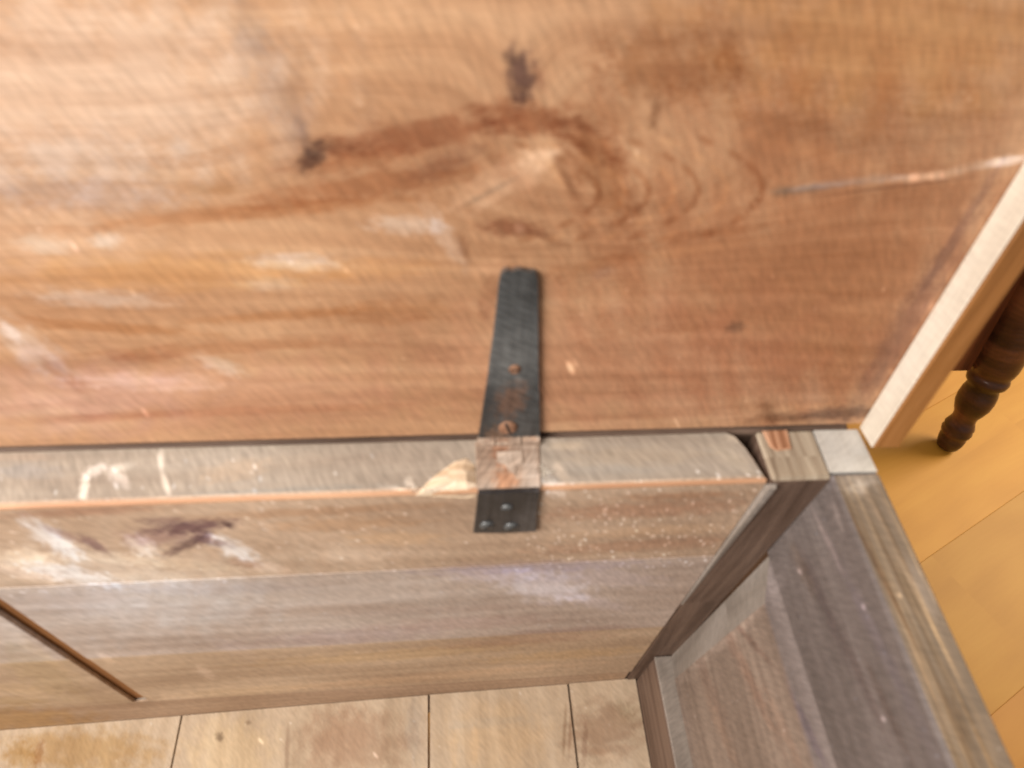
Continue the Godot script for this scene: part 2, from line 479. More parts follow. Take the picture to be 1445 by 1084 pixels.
	blot(t, Vector2(.0334, .1413), Vector2(.0032, 0), Vector2(.0002, -.0029), Vector3(1.6, 1.9, 2.3), .8)
	blot(t, Vector2(.0455, .1366), Vector2(.0125, -.005), Vector2(-.0006, -.0028), Vector3(.6, .5, .45), .8)
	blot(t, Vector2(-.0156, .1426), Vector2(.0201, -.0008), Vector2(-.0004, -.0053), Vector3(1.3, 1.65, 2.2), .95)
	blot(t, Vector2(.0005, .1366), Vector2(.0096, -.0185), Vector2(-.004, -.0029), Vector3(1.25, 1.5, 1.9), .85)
	blot(t, Vector2(.009, .131), Vector2(.0025, -.0109), Vector2(-.0031, -.001), Vector3(.62, .55, .52), .7)
	blot(t, Vector2(.0848, .2111), Vector2(.0331, -.0008), Vector2(.0025, -.0154), Vector3(.7, .58, .48), .95)
	blot(t, Vector2(.1092, .213), Vector2(.0061, .0001), Vector2(.0041, -.0141), Vector3(.82, .74, .66), .8)
	blot(t, Vector2(.0658, .1932), Vector2(.0172, -.0026), Vector2(-.0002, -.0083), Vector3(.78, .68, .6), .7)
	blot(t, Vector2(.067, .1661), Vector2(.0182, -.0245), Vector2(-.0083, -.0063), Vector3(.72, .6, .5), .9)
	blot(t, Vector2(.0843, .1936), Vector2(.0029, -.0004), Vector2(.0002, -.0078), Vector3(.5, .42, .36), .8)
	blot(t, Vector2(.1206, .1385), Vector2(.035, .0058), Vector2(.0014, -.0037), Vector3(.78, .68, .6), .8)
	blot(t, Vector2(.1095, .129), Vector2(.0389, .0064), Vector2(.0011, -.0031), Vector3(1.15, 1.15, 1.1), .6)
	blot(t, Vector2(.0703, .1212), Vector2(.0287, .0073), Vector2(.0018, -.0055), Vector3(.78, .68, .6), .8)
	blot(t, Vector2(.0805, .1211), Vector2(.0129, .0027), Vector2(.0012, -.0039), Vector3(1.1, 1.15, 1.2), .6)
	blot(t, Vector2(.1564, .1783), Vector2(.0398, -.0086), Vector2(.0007, -.0049), Vector3(1.2, 1.18, 1.12), .6)
	blot(t, Vector2(.1362, .1916), Vector2(.0371, -.0042), Vector2(.0007, -.0035), Vector3(.85, .78, .7), .7)
	blot(t, Vector2(.1788, .1982), Vector2(.047, -.0036), Vector2(.0014, -.004), Vector3(.85, .8, .72), .6)
	blot(t, Vector2(.15, .0824), Vector2(.0057, .0012), Vector2(.0021, -.0048), Vector3(.52, .55, .6), .9)
	blot(t, Vector2(.0743, .1171), Vector2(.0078, .0017), Vector2(.0012, -.004), Vector3(.8, .8, .9), .7)
	blot(t, Vector2(.0661, .0555), Vector2(.0028, -.0062), Vector2(-.0016, -.0011), Vector3(2.4, 2.6, 2.8), 1)
	blot(t, Vector2(.0684, .0591), Vector2(.002, -.0043), Vector2(-.0013, -.0008), Vector3(1.6, 1.7, 1.8), .8)
	blot(t, Vector2(.1283, .0398), Vector2(.0067, -.0047), Vector2(-.0008, -.0044), Vector3(1.2, 1.25, 1.3), .7)
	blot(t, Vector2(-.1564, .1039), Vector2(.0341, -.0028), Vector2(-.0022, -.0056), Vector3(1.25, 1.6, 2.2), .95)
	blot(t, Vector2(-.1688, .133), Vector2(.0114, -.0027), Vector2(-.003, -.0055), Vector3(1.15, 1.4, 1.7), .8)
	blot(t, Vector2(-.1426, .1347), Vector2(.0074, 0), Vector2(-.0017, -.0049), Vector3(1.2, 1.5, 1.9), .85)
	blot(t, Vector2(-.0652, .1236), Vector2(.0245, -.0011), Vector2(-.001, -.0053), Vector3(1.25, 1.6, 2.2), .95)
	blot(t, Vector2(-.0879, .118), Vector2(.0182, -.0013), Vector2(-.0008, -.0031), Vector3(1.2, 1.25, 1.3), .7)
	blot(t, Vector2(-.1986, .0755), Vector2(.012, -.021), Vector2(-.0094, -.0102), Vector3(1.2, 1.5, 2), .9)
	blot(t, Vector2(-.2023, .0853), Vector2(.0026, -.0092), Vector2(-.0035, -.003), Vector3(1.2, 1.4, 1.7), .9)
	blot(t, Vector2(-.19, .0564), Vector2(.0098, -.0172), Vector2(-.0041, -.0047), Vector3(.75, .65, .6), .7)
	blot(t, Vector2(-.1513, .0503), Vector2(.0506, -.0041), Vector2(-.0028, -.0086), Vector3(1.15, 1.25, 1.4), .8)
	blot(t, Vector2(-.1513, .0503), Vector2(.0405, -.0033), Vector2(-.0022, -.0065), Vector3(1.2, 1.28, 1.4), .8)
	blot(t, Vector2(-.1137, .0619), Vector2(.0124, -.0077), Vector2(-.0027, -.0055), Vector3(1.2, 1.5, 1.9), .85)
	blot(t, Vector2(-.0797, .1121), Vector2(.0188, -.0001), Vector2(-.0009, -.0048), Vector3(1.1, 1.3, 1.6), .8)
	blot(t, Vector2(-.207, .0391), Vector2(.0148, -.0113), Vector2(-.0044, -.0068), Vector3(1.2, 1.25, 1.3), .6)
	blot(t, Vector2(-.1591, .0872), Vector2(.0578, -.0067), Vector2(-.0017, -.0043), Vector3(.8, .66, .52), .9)
	blot(t, Vector2(-.1041, .0736), Vector2(.0819, .0042), Vector2(-.0011, -.006), Vector3(.8, .68, .6), .9)
	blot(t, Vector2(-.1494, .0675), Vector2(.0199, -.0004), Vector2(-.0015, -.0047), Vector3(.75, .6, .52), .8)
	blot(t, Vector2(-.0768, .0934), Vector2(.0598, .0046), Vector2(-.0005, -.0039), Vector3(.84, .7, .55), .8)
	blot(t, Vector2(-.0266, .0949), Vector2(.0406, .0022), Vector2(-.0003, -.0096), Vector3(.85, .72, .6), .7)
	blot(t, Vector2(-.0106, .0693), Vector2(.021, -.0055), Vector2(-.0018, -.0105), Vector3(.78, .72, .7), .6)
	blot(t, Vector2(-.1071, .0276), Vector2(.1228, .0022), Vector2(-.0008, -.0045), Vector3(.84, .72, .66), .8)
	blot(t, Vector2(-.1774, .0245), Vector2(.0542, .0009), Vector2(-.0014, -.0044), Vector3(.85, .74, .7), .7)
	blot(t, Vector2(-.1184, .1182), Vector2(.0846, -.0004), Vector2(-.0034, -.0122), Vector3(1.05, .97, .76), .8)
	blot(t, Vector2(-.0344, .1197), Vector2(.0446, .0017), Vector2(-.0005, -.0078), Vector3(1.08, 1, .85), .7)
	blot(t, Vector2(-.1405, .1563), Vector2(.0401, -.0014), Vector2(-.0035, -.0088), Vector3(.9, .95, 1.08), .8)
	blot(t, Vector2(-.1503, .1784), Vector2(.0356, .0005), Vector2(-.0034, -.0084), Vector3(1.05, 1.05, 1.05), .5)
	blot(t, Vector2(.2434, .0769), Vector2(.0019, .0806), Vector2(.0105, -.006), Vector3(.62, .58, .64), .8)
	blot(t, Vector2(.251, .0938), Vector2(.004, .0042), Vector2(.0057, -.0058), Vector3(1.3, 1.35, 1.5), .8)
	blot(t, Vector2(.2376, .0137), Vector2(.0332, .0013), Vector2(.0038, -.0083), Vector3(.45, .42, .43), .95)  # dark smudges, deepened in colour for the contact shade by the post
	blot(t, Vector2(.1903, .0153), Vector2(.0089, -.0121), Vector2(-.0034, -.0036), Vector3(.6, .55, .52), .9)
	blot(t, Vector2(.2175, .0193), Vector2(.0217, .0009), Vector2(.0021, -.005), Vector3(1.2, 1.15, 1.05), .7)
	blot(t, Vector2(.203, .0105), Vector2(.0263, .001), Vector2(.0022, -.0058), Vector3(.55, .5, .48), .9)
	blot(t, Vector2(.1872, .0246), Vector2(.0114, -.0004), Vector2(.0028, -.0085), Vector3(.8, .75, .7), .7)
	blot(t, Vector2(.2049, .1012), Vector2(.0597, .0101), Vector2(.0029, -.0054), Vector3(.86, .82, .8), .7)
	blot(t, Vector2(.0985, .0794), Vector2(.0552, .0041), Vector2(.001, -.0043), Vector3(.85, .78, .72), .7)
	blot(t, Vector2(.1433, .0531), Vector2(.0714, .0033), Vector2(.0013, -.0043), Vector3(1.12, 1.12, 1.12), .6)
	blot(t, Vector2(.1074, .0319), Vector2(.0813, .0035), Vector2(.0009, -.0041), Vector3(1.15, 1.15, 1.2), .6)
	blot(t, Vector2(.0896, .0147), Vector2(.0836, .0012), Vector2(.0006, -.0037), Vector3(.8, .72, .68), .7)
	blot(t, Vector2(.0205, .1194), Vector2(.0113, .0024), Vector2(.001, -.0055), Vector3(1.3, 1.3, 1.35), .6)
	blot(t, Vector2(.021, .103), Vector2(.006, -.002), Vector2(-.003, -.0164), Vector3(.75, .65, .62), .7)
	blot(t, Vector2(.036, .0106), Vector2(.0247, -.001), Vector2(.0003, -.0062), Vector3(.7, .6, .55), .7)
	blot(t, Vector2(.1598, .1609), Vector2(.0155, .0019), Vector2(.0011, -.0024), Vector3(.7, .8, .95), .9)
	blot(t, Vector2(.1486, .1601), Vector2(.0056, .0007), Vector2(.0015, -.0034), Vector3(.55, .62, .68), .9)
	blot(t, Vector2(.181, .1652), Vector2(.0279, .0034), Vector2(.0013, -.0023), Vector3(1.1, 1.35, 1.75), .95)
	blot(t, Vector2(.1625, .1623), Vector2(.0217, .0027), Vector2(.0008, -.0017), Vector3(1, 1.2, 1.5), .9)
	blot(t, Vector2(.2483, .1759), Vector2(.0146, .003), Vector2(.0021, -.0026), Vector3(1.4, 1.7, 2.2), .9)  # white highlights painted along the crack, from here on
	blot(t, Vector2(.2096, .1675), Vector2(.0187, .0023), Vector2(.0016, -.0027), Vector3(1.5, 1.9, 2.4), .9)
	blot(t, Vector2(.2386, .1741), Vector2(.0176, .0036), Vector2(.0022, -.0029), Vector3(1.3, 1.6, 2), .9)
	blot(t, Vector2(.2063, .1674), Vector2(.003, 0), Vector2(.0015, -.003), Vector3(1.6, 1.5, 1.5), 1)
	blot(t, Vector2(.2134, .1679), Vector2(.0027, 0), Vector2(.0014, -.0027), Vector3(1.5, 1.5, 1.5), 1)
	blot(t, Vector2(.219, .1686), Vector2(.0017, 0), Vector2(.0014, -.0027), Vector3(1.5, 1.4, 1.4), 1)
	blot(t, Vector2(.2422, .1748), Vector2(.0027, 0), Vector2(.0018, -.0029), Vector3(1.5, 1.5, 1.5), .9)
	blot(t, Vector2(.1987, .1626), Vector2(.0465, .0067), Vector2(.0006, -.001), Vector3(.55, .5, .5), .8)
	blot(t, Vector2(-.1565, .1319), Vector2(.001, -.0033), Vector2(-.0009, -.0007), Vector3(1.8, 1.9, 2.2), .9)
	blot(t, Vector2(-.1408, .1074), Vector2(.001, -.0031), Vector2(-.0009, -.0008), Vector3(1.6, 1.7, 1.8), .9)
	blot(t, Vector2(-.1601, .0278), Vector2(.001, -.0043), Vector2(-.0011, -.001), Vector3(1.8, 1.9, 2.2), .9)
	blot(t, Vector2(.05, .042), Vector2(.0033, -.0067), Vector2(-.001, -.0008), Vector3(1.8, 1.8, 2), .7)
	blot(t, Vector2(.1355, .0086), Vector2(.0034, -.0056), Vector2(-.0009, -.0009), Vector3(1.8, 2, 2.2), .8)
	specks(t, rng, Rect2(-0.3, 0.0, 0.56, 0.26), 60, 0.0011, 1.7, Vector2(0.5, -0.87))
	var lid_sheet := t
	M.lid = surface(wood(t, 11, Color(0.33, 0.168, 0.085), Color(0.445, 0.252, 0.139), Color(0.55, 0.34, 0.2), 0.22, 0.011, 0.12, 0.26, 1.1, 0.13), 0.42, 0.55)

	t = sheet(-0.87, -0.48, 1.08, 0.53, 0.0008)
	t.knots = [[-0.2, -0.03, 0.05, 0.02, 0.03]]
	band(t, 0.0005, 0.06, 0.0006, Vector3(0.72, 0.8, 0.84))
	band(t, -0.104, -0.0, 0.0015, Vector3(1.0, 0.93, 0.84))
	band(t, -0.252, -0.105, 0.003, Vector3(0.98, 1.02, 1.1))
	band(t, -0.395, -0.254, 0.003, Vector3(0.98, 0.92, 0.8))
	band(t, -0.48, -0.396, 0.002, Vector3(0.85, 0.76, 0.66))
	blot(t, Vector2(-.2536, -.1327), Vector2(.1399, -.0196), Vector2(-.0472, -.1116), Vector3(1.1, 1.2, 1.3), .8)
	blot(t, Vector2(-.0946, -.155), Vector2(.1462, -.0205), Vector2(-.0151, -.0964), Vector3(1.08, 1.14, 1.18), .8)
	blot(t, Vector2(-.4373, -.4401), Vector2(.0812, -.0247), Vector2(-.0295, -.0612), Vector3(.95, .82, .5), .8)
	blot(t, Vector2(-.1935, .0104), Vector2(.0019, -.0128), Vector2(-.003, .0007), Vector3(2.3, 2.5, 2.7), .95)
	blot(t, Vector2(-.1916, .0227), Vector2(.0057, .0047), Vector2(.0027, -.0036), Vector3(1.9, 2, 2.2), .9)
	blot(t, Vector2(-.1781, .0177), Vector2(.0086, -.0071), Vector2(-.0018, -.004), Vector3(1.9, 2, 2.2), .8)
	blot(t, Vector2(-.1784, .0244), Vector2(.0076, .0014), Vector2(.0013, -.0032), Vector3(1.7, 1.8, 1.9), .7)
	blot(t, Vector2(-.1584, .0283), Vector2(.0022, -.0084), Vector2(-.0023, -0), Vector3(2, 2.1, 2.2), .9)
	blot(t, Vector2(-.1524, .0132), Vector2(.0042, -.0095), Vector2(-.002, -.0006), Vector3(2, 2.1, 2.2), .9)
	blot(t, Vector2(-.2265, .0239), Vector2(.0219, -.0008), Vector2(.0021, -.0063), Vector3(.85, .9, 1), .8)
	blot(t, Vector2(-.2333, .0332), Vector2(.0222, -.0008), Vector2(.0013, -.0037), Vector3(1.15, 1.05, 1), .6)
	blot(t, Vector2(-.1182, .02), Vector2(.0217, .0039), Vector2(.0026, -.0081), Vector3(1.25, 1.15, 1.05), .7)
	blot(t, Vector2(-.0844, .0256), Vector2(.031, .0009), Vector2(.0009, -.0056), Vector3(1.12, 1.1, 1.08), .7)
	blot(t, Vector2(-.0972, .0058), Vector2(.0745, .0016), Vector2(.0006, -.0031), Vector3(.85, .93, 1), .8)
	blot(t, Vector2(-.0291, .0213), Vector2(.0318, -.0011), Vector2(.0002, -.0075), Vector3(1.15, 1.15, 1.15), .6)
	blot(t, Vector2(-.0285, .0022), Vector2(.011, -.005), Vector2(-.0012, -.0041), Vector3(1.8, 1.9, 2), .8)
	blot(t, Vector2(-.0216, .0073), Vector2(.0028, -.0056), Vector2(-.0027, -.0017), Vector3(2, 2.1, 2.2), .8)
	blot(t, Vector2(.1107, .0212), Vector2(.0511, .0003), Vector2(-.0014, -.0087), Vector3(1.05, 1, .92), .6)
	blot(t, Vector2(.0882, .0124), Vector2(.0374, .0001), Vector2(-.0006, -.0047), Vector3(.9, .95, 1), .6)
	blot(t, Vector2(.1662, .0192), Vector2(.0122, -.0103), Vector2(-.0047, -.0058), Vector3(1.25, 1.25, 1.2), .7)
	blot(t, Vector2(.0697, .0299), Vector2(.0126, -.0004), Vector2(-.0005, -.004), Vector3(1.4, 1.35, 1.25), .7)
	blot(t, Vector2(.1765, .032), Vector2(.0132, -.0004), Vector2(-.0012, -.0041), Vector3(1.5, 1.5, 1.45), .8)
	blot(t, Vector2(.0588, -.0006), Vector2(.0072, -.0103), Vector2(-.0029, -.0079), Vector3(1.6, 1.8, 2.1), .9)
	blot(t, Vector2(.0635, .0133), Vector2(.0031, -.0083), Vector2(-.0031, -.0018), Vector3(1.6, 1.55, 1.5), .7)
	blot(t, Vector2(-.1457, -.0302), Vector2(.0289, .0042), Vector2(-.0024, -.0096), Vector3(.36, .28, .36), 1)
	blot(t, Vector2(-.1685, -.0409), Vector2(.0227, -.0022), Vector2(-.0048, -.0145), Vector3(.7, .62, .7), .9)
	blot(t, Vector2(-.1436, -.0432), Vector2(.0077, -.0007), Vector2(-.0037, -.0129), Vector3(.5, .42, .5), .9)
	blot(t, Vector2(-.1566, -.0222), Vector2(.0184, -.0016), Vector2(-.0022, -.0067), Vector3(.6, .55, .62), .9)
	blot(t, Vector2(-.1558, -.0536), Vector2(.0219, .0169), Vector2(-.0008, -.007), Vector3(.42, .36, .4), 1)
	blot(t, Vector2(-.1258, -.0284), Vector2(.0039, -.0046), Vector2(-.002, -.0048), Vector3(.34, .28, .32), 1)
	blot(t, Vector2(-.1396, -.0503), Vector2(.0123, -.0073), Vector2(-.0023, -.0065), Vector3(.5, .42, .44), .9)
	blot(t, Vector2(-.2049, -.0468), Vector2(.0042, -.0147), Vector2(-.004, -.0062), Vector3(.5, .42, .52), .9)
	blot(t, Vector2(-.2155, -.0337), Vector2(.0085, -.0132), Vector2(-.0033, -.0056), Vector3(.62, .55, .62), .8)
	blot(t, Vector2(-.129, -.0824), Vector2(.0111, -.0069), Vector2(-.0026, -.0084), Vector3(.65, .55, .5), .8)
	blot(t, Vector2(-.2236, -.0393), Vector2(.0044, -.0323), Vector2(-.0079, -.0106), Vector3(1.5, 1.9, 2.5), .95)
	blot(t, Vector2(-.2175, -.0427), Vector2(.0027, -.0186), Vector2(-.0063, -.0086), Vector3(1.3, 1.4, 1.5), .9)
	blot(t, Vector2(-.2102, -.0787), Vector2(.037, -.0207), Vector2(-.0108, -.0244), Vector3(1.3, 1.4, 1.5), .9)
	blot(t, Vector2(-.2483, -.064), Vector2(.0185, -.0105), Vector2(-.009, -.0172), Vector3(1.45, 1.55, 1.6), .9)
	blot(t, Vector2(-.2332, -.0893), Vector2(.0237, -.0215), Vector2(-.0073, -.0145), Vector3(1.45, 1.75, 2.2), .95)
	blot(t, Vector2(-.2577, -.0841), Vector2(.0178, -.0136), Vector2(-.0055, -.0102), Vector3(1.6, 1.7, 1.85), .8)
	blot(t, Vector2(-.1799, -.0512), Vector2(.0074, -.0107), Vector2(-.0066, -.013), Vector3(1.6, 1.85, 2.2), .9)
	blot(t, Vector2(-.1301, -.0612), Vector2(.012, -.0209), Vector2(-.0055, -.0123), Vector3(1.5, 1.9, 2.5), .95)
	blot(t, Vector2(-.1422, -.0453), Vector2(.0093, -.0009), Vector2(-.0021, -.0074), Vector3(1.6, 1.7, 1.85), .8)
	blot(t, Vector2(-.1196, -.089), Vector2(.019, -.0119), Vector2(-.0031, -.0107), Vector3(1.45, 1.5, 1.6), .8)
	blot(t, Vector2(-.1723, -.0776), Vector2(.045, -.0163), Vector2(-.0037, -.0103), Vector3(1.25, 1.3, 1.3), .8)
	blot(t, Vector2(-.065, -.0785), Vector2(.0289, -.0136), Vector2(-.0035, -.0189), Vector3(1.2, 1.25, 1.3), .8)
	blot(t, Vector2(-.0594, -.0342), Vector2(.0567, -.0005), Vector2(-.0012, -.0109), Vector3(.9, .78, .66), .8)
	blot(t, Vector2(-.0323, -.0558), Vector2(.0384, -.0037), Vector2(-.0008, -.0119), Vector3(1.05, .95, .8), .7)
	blot(t, Vector2(-.1934, -.0074), Vector2(.0508, .0018), Vector2(-.0024, -.0063), Vector3(.8, .65, .6), .8)
	blot(t, Vector2(-.0729, -.0172), Vector2(.0938, .0031), Vector2(-.0009, -.0067), Vector3(.82, .7, .6), .8)
	blot(t, Vector2(.1177, -.0308), Vector2(.0783, .0023), Vector2(.0032, -.013), Vector3(.85, .7, .64), .9)
	blot(t, Vector2(.129, -.0608), Vector2(.074, .0018), Vector2(.0024, -.0094), Vector3(1.08, 1, .9), .7)
	blot(t, Vector2(.1241, -.0816), Vector2(.0862, .0018), Vector2(.0027, -.0113), Vector3(.86, .72, .66), .8)
	blot(t, Vector2(.1354, -.0145), Vector2(.0472, -.0002), Vector2(.0017, -.0061), Vector3(.78, .62, .52), .8)
	blot(t, Vector2(.069, -.1464), Vector2(.0409, -.0195), Vector2(.0018, -.0354), Vector3(1.35, 1.5, 1.8), .95)
	blot(t, Vector2(.1091, -.134), Vector2(.0602, -.0173), Vector2(.0031, -.0213), Vector3(1.15, 1.2, 1.35), .8)
	blot(t, Vector2(.0315, -.1209), Vector2(.0398, -.0048), Vector2(.0007, -.0152), Vector3(1.15, 1.2, 1.4), .8)
	blot(t, Vector2(.112, -.184), Vector2(.0367, -.0211), Vector2(.0015, -.0153), Vector3(1.15, 1.2, 1.35), .7)
	blot(t, Vector2(.0603, -.1094), Vector2(.0985, -.0027), Vector2(.0013, -.0122), Vector3(.85, .86, 1.05), .8)
	blot(t, Vector2(-.1923, -.1552), Vector2(.0798, -.0205), Vector2(-.014, -.0431), Vector3(1.12, 1.18, 1.25), .8)
	blot(t, Vector2(-.2451, -.1339), Vector2(.0427, -.006), Vector2(-.0112, -.0274), Vector3(1.15, 1.2, 1.28), .7)
	blot(t, Vector2(-.1586, -.1199), Vector2(.0794, -.0102), Vector2(-.004, -.0145), Vector3(.98, 1.02, 1.1), .8)
	blot(t, Vector2(-.0918, -.1699), Vector2(.0811, -.0036), Vector2(-.0018, -.013), Vector3(.9, .84, .8), .7)
	blot(t, Vector2(-.0902, -.2352), Vector2(.0901, -.0006), Vector2(-.0029, -.0246), Vector3(.86, .82, .88), .8)
	blot(t, Vector2(.0072, -.2166), Vector2(.0908, -.0003), Vector2(.0004, -.0203), Vector3(.88, .8, .8), .8)
	blot(t, Vector2(.0631, -.2715), Vector2(.0931, .004), Vector2(.0016, -.0159), Vector3(.84, .74, .72), .8)
	blot(t, Vector2(.0017, -.1835), Vector2(.1187, .0003), Vector2(.0001, -.0107), Vector3(.9, .86, .86), .7)
	blot(t, Vector2(-.0486, -.2911), Vector2(.1361, .0056), Vector2(-.001, -.0206), Vector3(1.1, 1.05, .9), .8)
	blot(t, Vector2(.0979, -.249), Vector2(.073, .0033), Vector2(.0017, -.0113), Vector3(.8, .7, .68), .7)
	blot(t, Vector2(.1072, -.3213), Vector2(.0937, .0035), Vector2(.0031, -.0205), Vector3(1.12, 1.05, .88), .8)
	blot(t, Vector2(-.0129, -.3671), Vector2(.1784, .0172), Vector2(.0001, -.0175), Vector3(1.2, 1.15, 1.1), .8)
	blot(t, Vector2(-.1957, -.3759), Vector2(.0795, .0026), Vector2(-.0043, -.0199), Vector3(1.2, 1.2, 1.15), .8)
	blot(t, Vector2(-.2167, -.3106), Vector2(.0039, -.0232), Vector2(-.0064, -.0141), Vector3(1.35, 1.4, 1.5), .8)
	blot(t, Vector2(-.1767, -.2471), Vector2(.0139, -.0281), Vector2(-.0072, -.0197), Vector3(1.1, 1.12, 1.2), .7)
	blot(t, Vector2(-.264, -.3856), Vector2(.0242, -.0062), Vector2(-.0063, -.0201), Vector3(1.2, 1.22, 1.25), .7)
	blot(t, Vector2(-.3399, -.2838), Vector2(.0003, -.0951), Vector2(-.0302, -.0483), Vector3(.95, .95, .85), .8)
	blot(t, Vector2(-.3229, -.3705), Vector2(.0323, -.045), Vector2(-.0122, -.0281), Vector3(.85, .82, .78), .8)
	blot(t, Vector2(-.3195, -.2387), Vector2(-.0028, -.0631), Vector2(-.0073, -.0107), Vector3(1.2, 1.2, 1.15), .7)
	blot(t, Vector2(-.3791, -.3313), Vector2(.0261, -.019), Vector2(-.0107, -.0214), Vector3(1.2, 1.2, 1.1), .7)
	blot(t, Vector2(-.4005, -.3636), Vector2(.0379, -.0099), Vector2(-.0079, -.0164), Vector3(.85, .8, .65), .8)
	blot(t, Vector2(-.2787, -.2561), Vector2(.0003, -.0201), Vector2(-.0052, -.0085), Vector3(1.3, 1.3, 1.3), .8)
	blot(t, Vector2(.1657, -.4204), Vector2(.024, -.0054), Vector2(.0052, -.0289), Vector3(1.1, 1.05, .95), .6)
	specks(t, rng, Rect2(0.05, -0.12, 0.13, 0.13), 190, 0.0017, 2.4, Vector2(0.45, -0.89))
	specks(t, rng, Rect2(-0.3, -0.12, 0.36, 0.15), 170, 0.0016, 2.0, Vector2(0.45, -0.89))
	specks(t, rng, Rect2(-0.3, -0.38, 0.46, 0.25), 110, 0.0015, 1.4, Vector2(0.5, -0.87))
	var back_sheet := t
	M.back = surface(wood(t, 23, Color(0.37, 0.27, 0.205), Color(0.48, 0.37, 0.29), Color(0.58, 0.465, 0.38), 0.22, 0.016, 0.1, 0.3, 1.2, 0.16), 0.6, 0.4)

	t = sheet(-0.23, -0.48, 0.5, 0.53, 0.0009)
	band(t, 0.0008, 0.06, 0.0008, Vector3(1.15, 1.02, 0.8))
	band(t, -0.107, 0.0, 0.001, Vector3(0.95, 0.95, 1.0))
	band(t, -0.132, -0.107, 0.003, Vector3(1.25, 1.25, 1.32))
	band(t, -0.345, -0.13, 0.003, Vector3(1.42, 1.28, 1.14))
	blot(t, Vector2(-0.186, 0.016), Vector2(0.012, 0.0), Vector2(0.0, 0.022), Vector3(1.7, 1.9, 2.2), 0.9)
	blot(t, Vector2(-.1694, -.2917), Vector2(-.0007, .0933), Vector2(.019, .0281), Vector3(1.35, 1.4, 1.45), .9)
	blot(t, Vector2(-.1652, -.1693), Vector2(-.003, .0862), Vector2(.017, .0205), Vector3(1.4, 1.42, 1.46), .9)
	blot(t, Vector2(-.1772, .0142), Vector2(.0058, .0005), Vector2(.0052, -.0121), Vector3(1.5, 1.6, 1.7), .8)
	blot(t, Vector2(-.1724, .0179), Vector2(.0244, .002), Vector2(.0008, -.0019), Vector3(1.5, 1.5, 1.5), .8)
	blot(t, Vector2(-.1459, .0213), Vector2(.0452, .0026), Vector2(.0005, -.0013), Vector3(1.5, 1.45, 1.35), .9)
	blot(t, Vector2(-.1178, .0207), Vector2(.0412, .0026), Vector2(.0005, -.0013), Vector3(1.45, 1.4, 1.3), .8)
	blot(t, Vector2(-.1721, .0264), Vector2(.033, .0009), Vector2(.0005, -.0014), Vector3(1.5, 1.5, 1.5), .8)
	blot(t, Vector2(-.0919, .0239), Vector2(.0443, .0016), Vector2(.0005, -.0016), Vector3(1.35, 1.3, 1.2), .8)
	blot(t, Vector2(-.1175, .0266), Vector2(.0208, .0006), Vector2(.0018, -.0051), Vector3(1.5, 1.6, 1.8), .7)
	blot(t, Vector2(-.114, .019), Vector2(.0237, .0015), Vector2(.0009, -.0025), Vector3(.7, .62, .5), .8)
	blot(t, Vector2(-.0786, .0174), Vector2(.0271, .0013), Vector2(.0007, -.0024), Vector3(.75, .68, .58), .8)
	blot(t, Vector2(-.0532, .0155), Vector2(.0193, .0006), Vector2(.0008, -.003), Vector3(.7, .6, .48), .8)
	blot(t, Vector2(-.0497, .0243), Vector2(.0163, .0002), Vector2(.0005, -.0019), Vector3(1.3, 1.25, 1.15), .7)
	blot(t, Vector2(-.1302, .0063), Vector2(.0534, .0045), Vector2(.0005, -.0013), Vector3(.55, .45, .38), .9)
	blot(t, Vector2(-.1184, .0072), Vector2(.0552, .0035), Vector2(.0004, -.0013), Vector3(1.3, 1.2, 1.05), .8)
	blot(t, Vector2(-.16, -.0279), Vector2(.0263, .004), Vector2(-.0006, -.003), Vector3(1.5, 1.45, 1.45), .8)
	blot(t, Vector2(-.1646, -.0096), Vector2(.0121, -.0014), Vector2(-.0009, -.0028), Vector3(1.7, 1.7, 1.7), .8)
	blot(t, Vector2(-.1276, -.0225), Vector2(.0466, .007), Vector2(-.0008, -.0056), Vector3(1.1, 1.1, 1.15), .7)
	blot(t, Vector2(-.0988, -.0177), Vector2(.0416, .0062), Vector2(-.0005, -.0066), Vector3(1.05, 1.06, 1.15), .8)
	blot(t, Vector2(-.0596, -.0111), Vector2(.0322, .0047), Vector2(.0001, -.0071), Vector3(1.05, 1.06, 1.12), .8)
	blot(t, Vector2(-.1319, -.0563), Vector2(.0455, .0036), Vector2(-.0011, -.0066), Vector3(.75, .7, .72), .8)
	blot(t, Vector2(-.0847, -.0454), Vector2(.0417, .0058), Vector2(-.0003, -.0058), Vector3(.78, .72, .72), .8)
	blot(t, Vector2(-.1585, -.0662), Vector2(.0232, .0036), Vector2(-.0018, -.0088), Vector3(.85, .75, .66), .7)
	blot(t, Vector2(-.0674, -.0323), Vector2(.0317, .0037), Vector2(-.0001, -.0047), Vector3(.8, .72, .68), .8)
	blot(t, Vector2(-.0726, .0071), Vector2(.0268, .0006), Vector2(.0003, -.0012), Vector3(1.35, 1.2, 1), .7)
	blot(t, Vector2(-.138, -.1925), Vector2(.0591, .0227), Vector2(-.0014, -.0108), Vector3(1.12, 1, .95), .7)
	blot(t, Vector2(-.1406, -.2627), Vector2(.0532, .022), Vector2(-.0017, -.0134), Vector3(.85, .78, .76), .8)
	blot(t, Vector2(-.1038, -.1758), Vector2(.0472, .0178), Vector2(-.0007, -.0098), Vector3(.82, .75, .72), .8)
	blot(t, Vector2(-.1015, -.2581), Vector2(.0422, .0183), Vector2(-.0008, -.0111), Vector3(1.15, 1.05, .98), .7)
	blot(t, Vector2(-.0813, -.1549), Vector2(.0381, .0118), Vector2(-.0003, -.0078), Vector3(1.1, 1, .95), .7)
	blot(t, Vector2(-.1466, -.1692), Vector2(.0337, .0312), Vector2(-.0002, -.0058), Vector3(.7, .6, .58), .8)
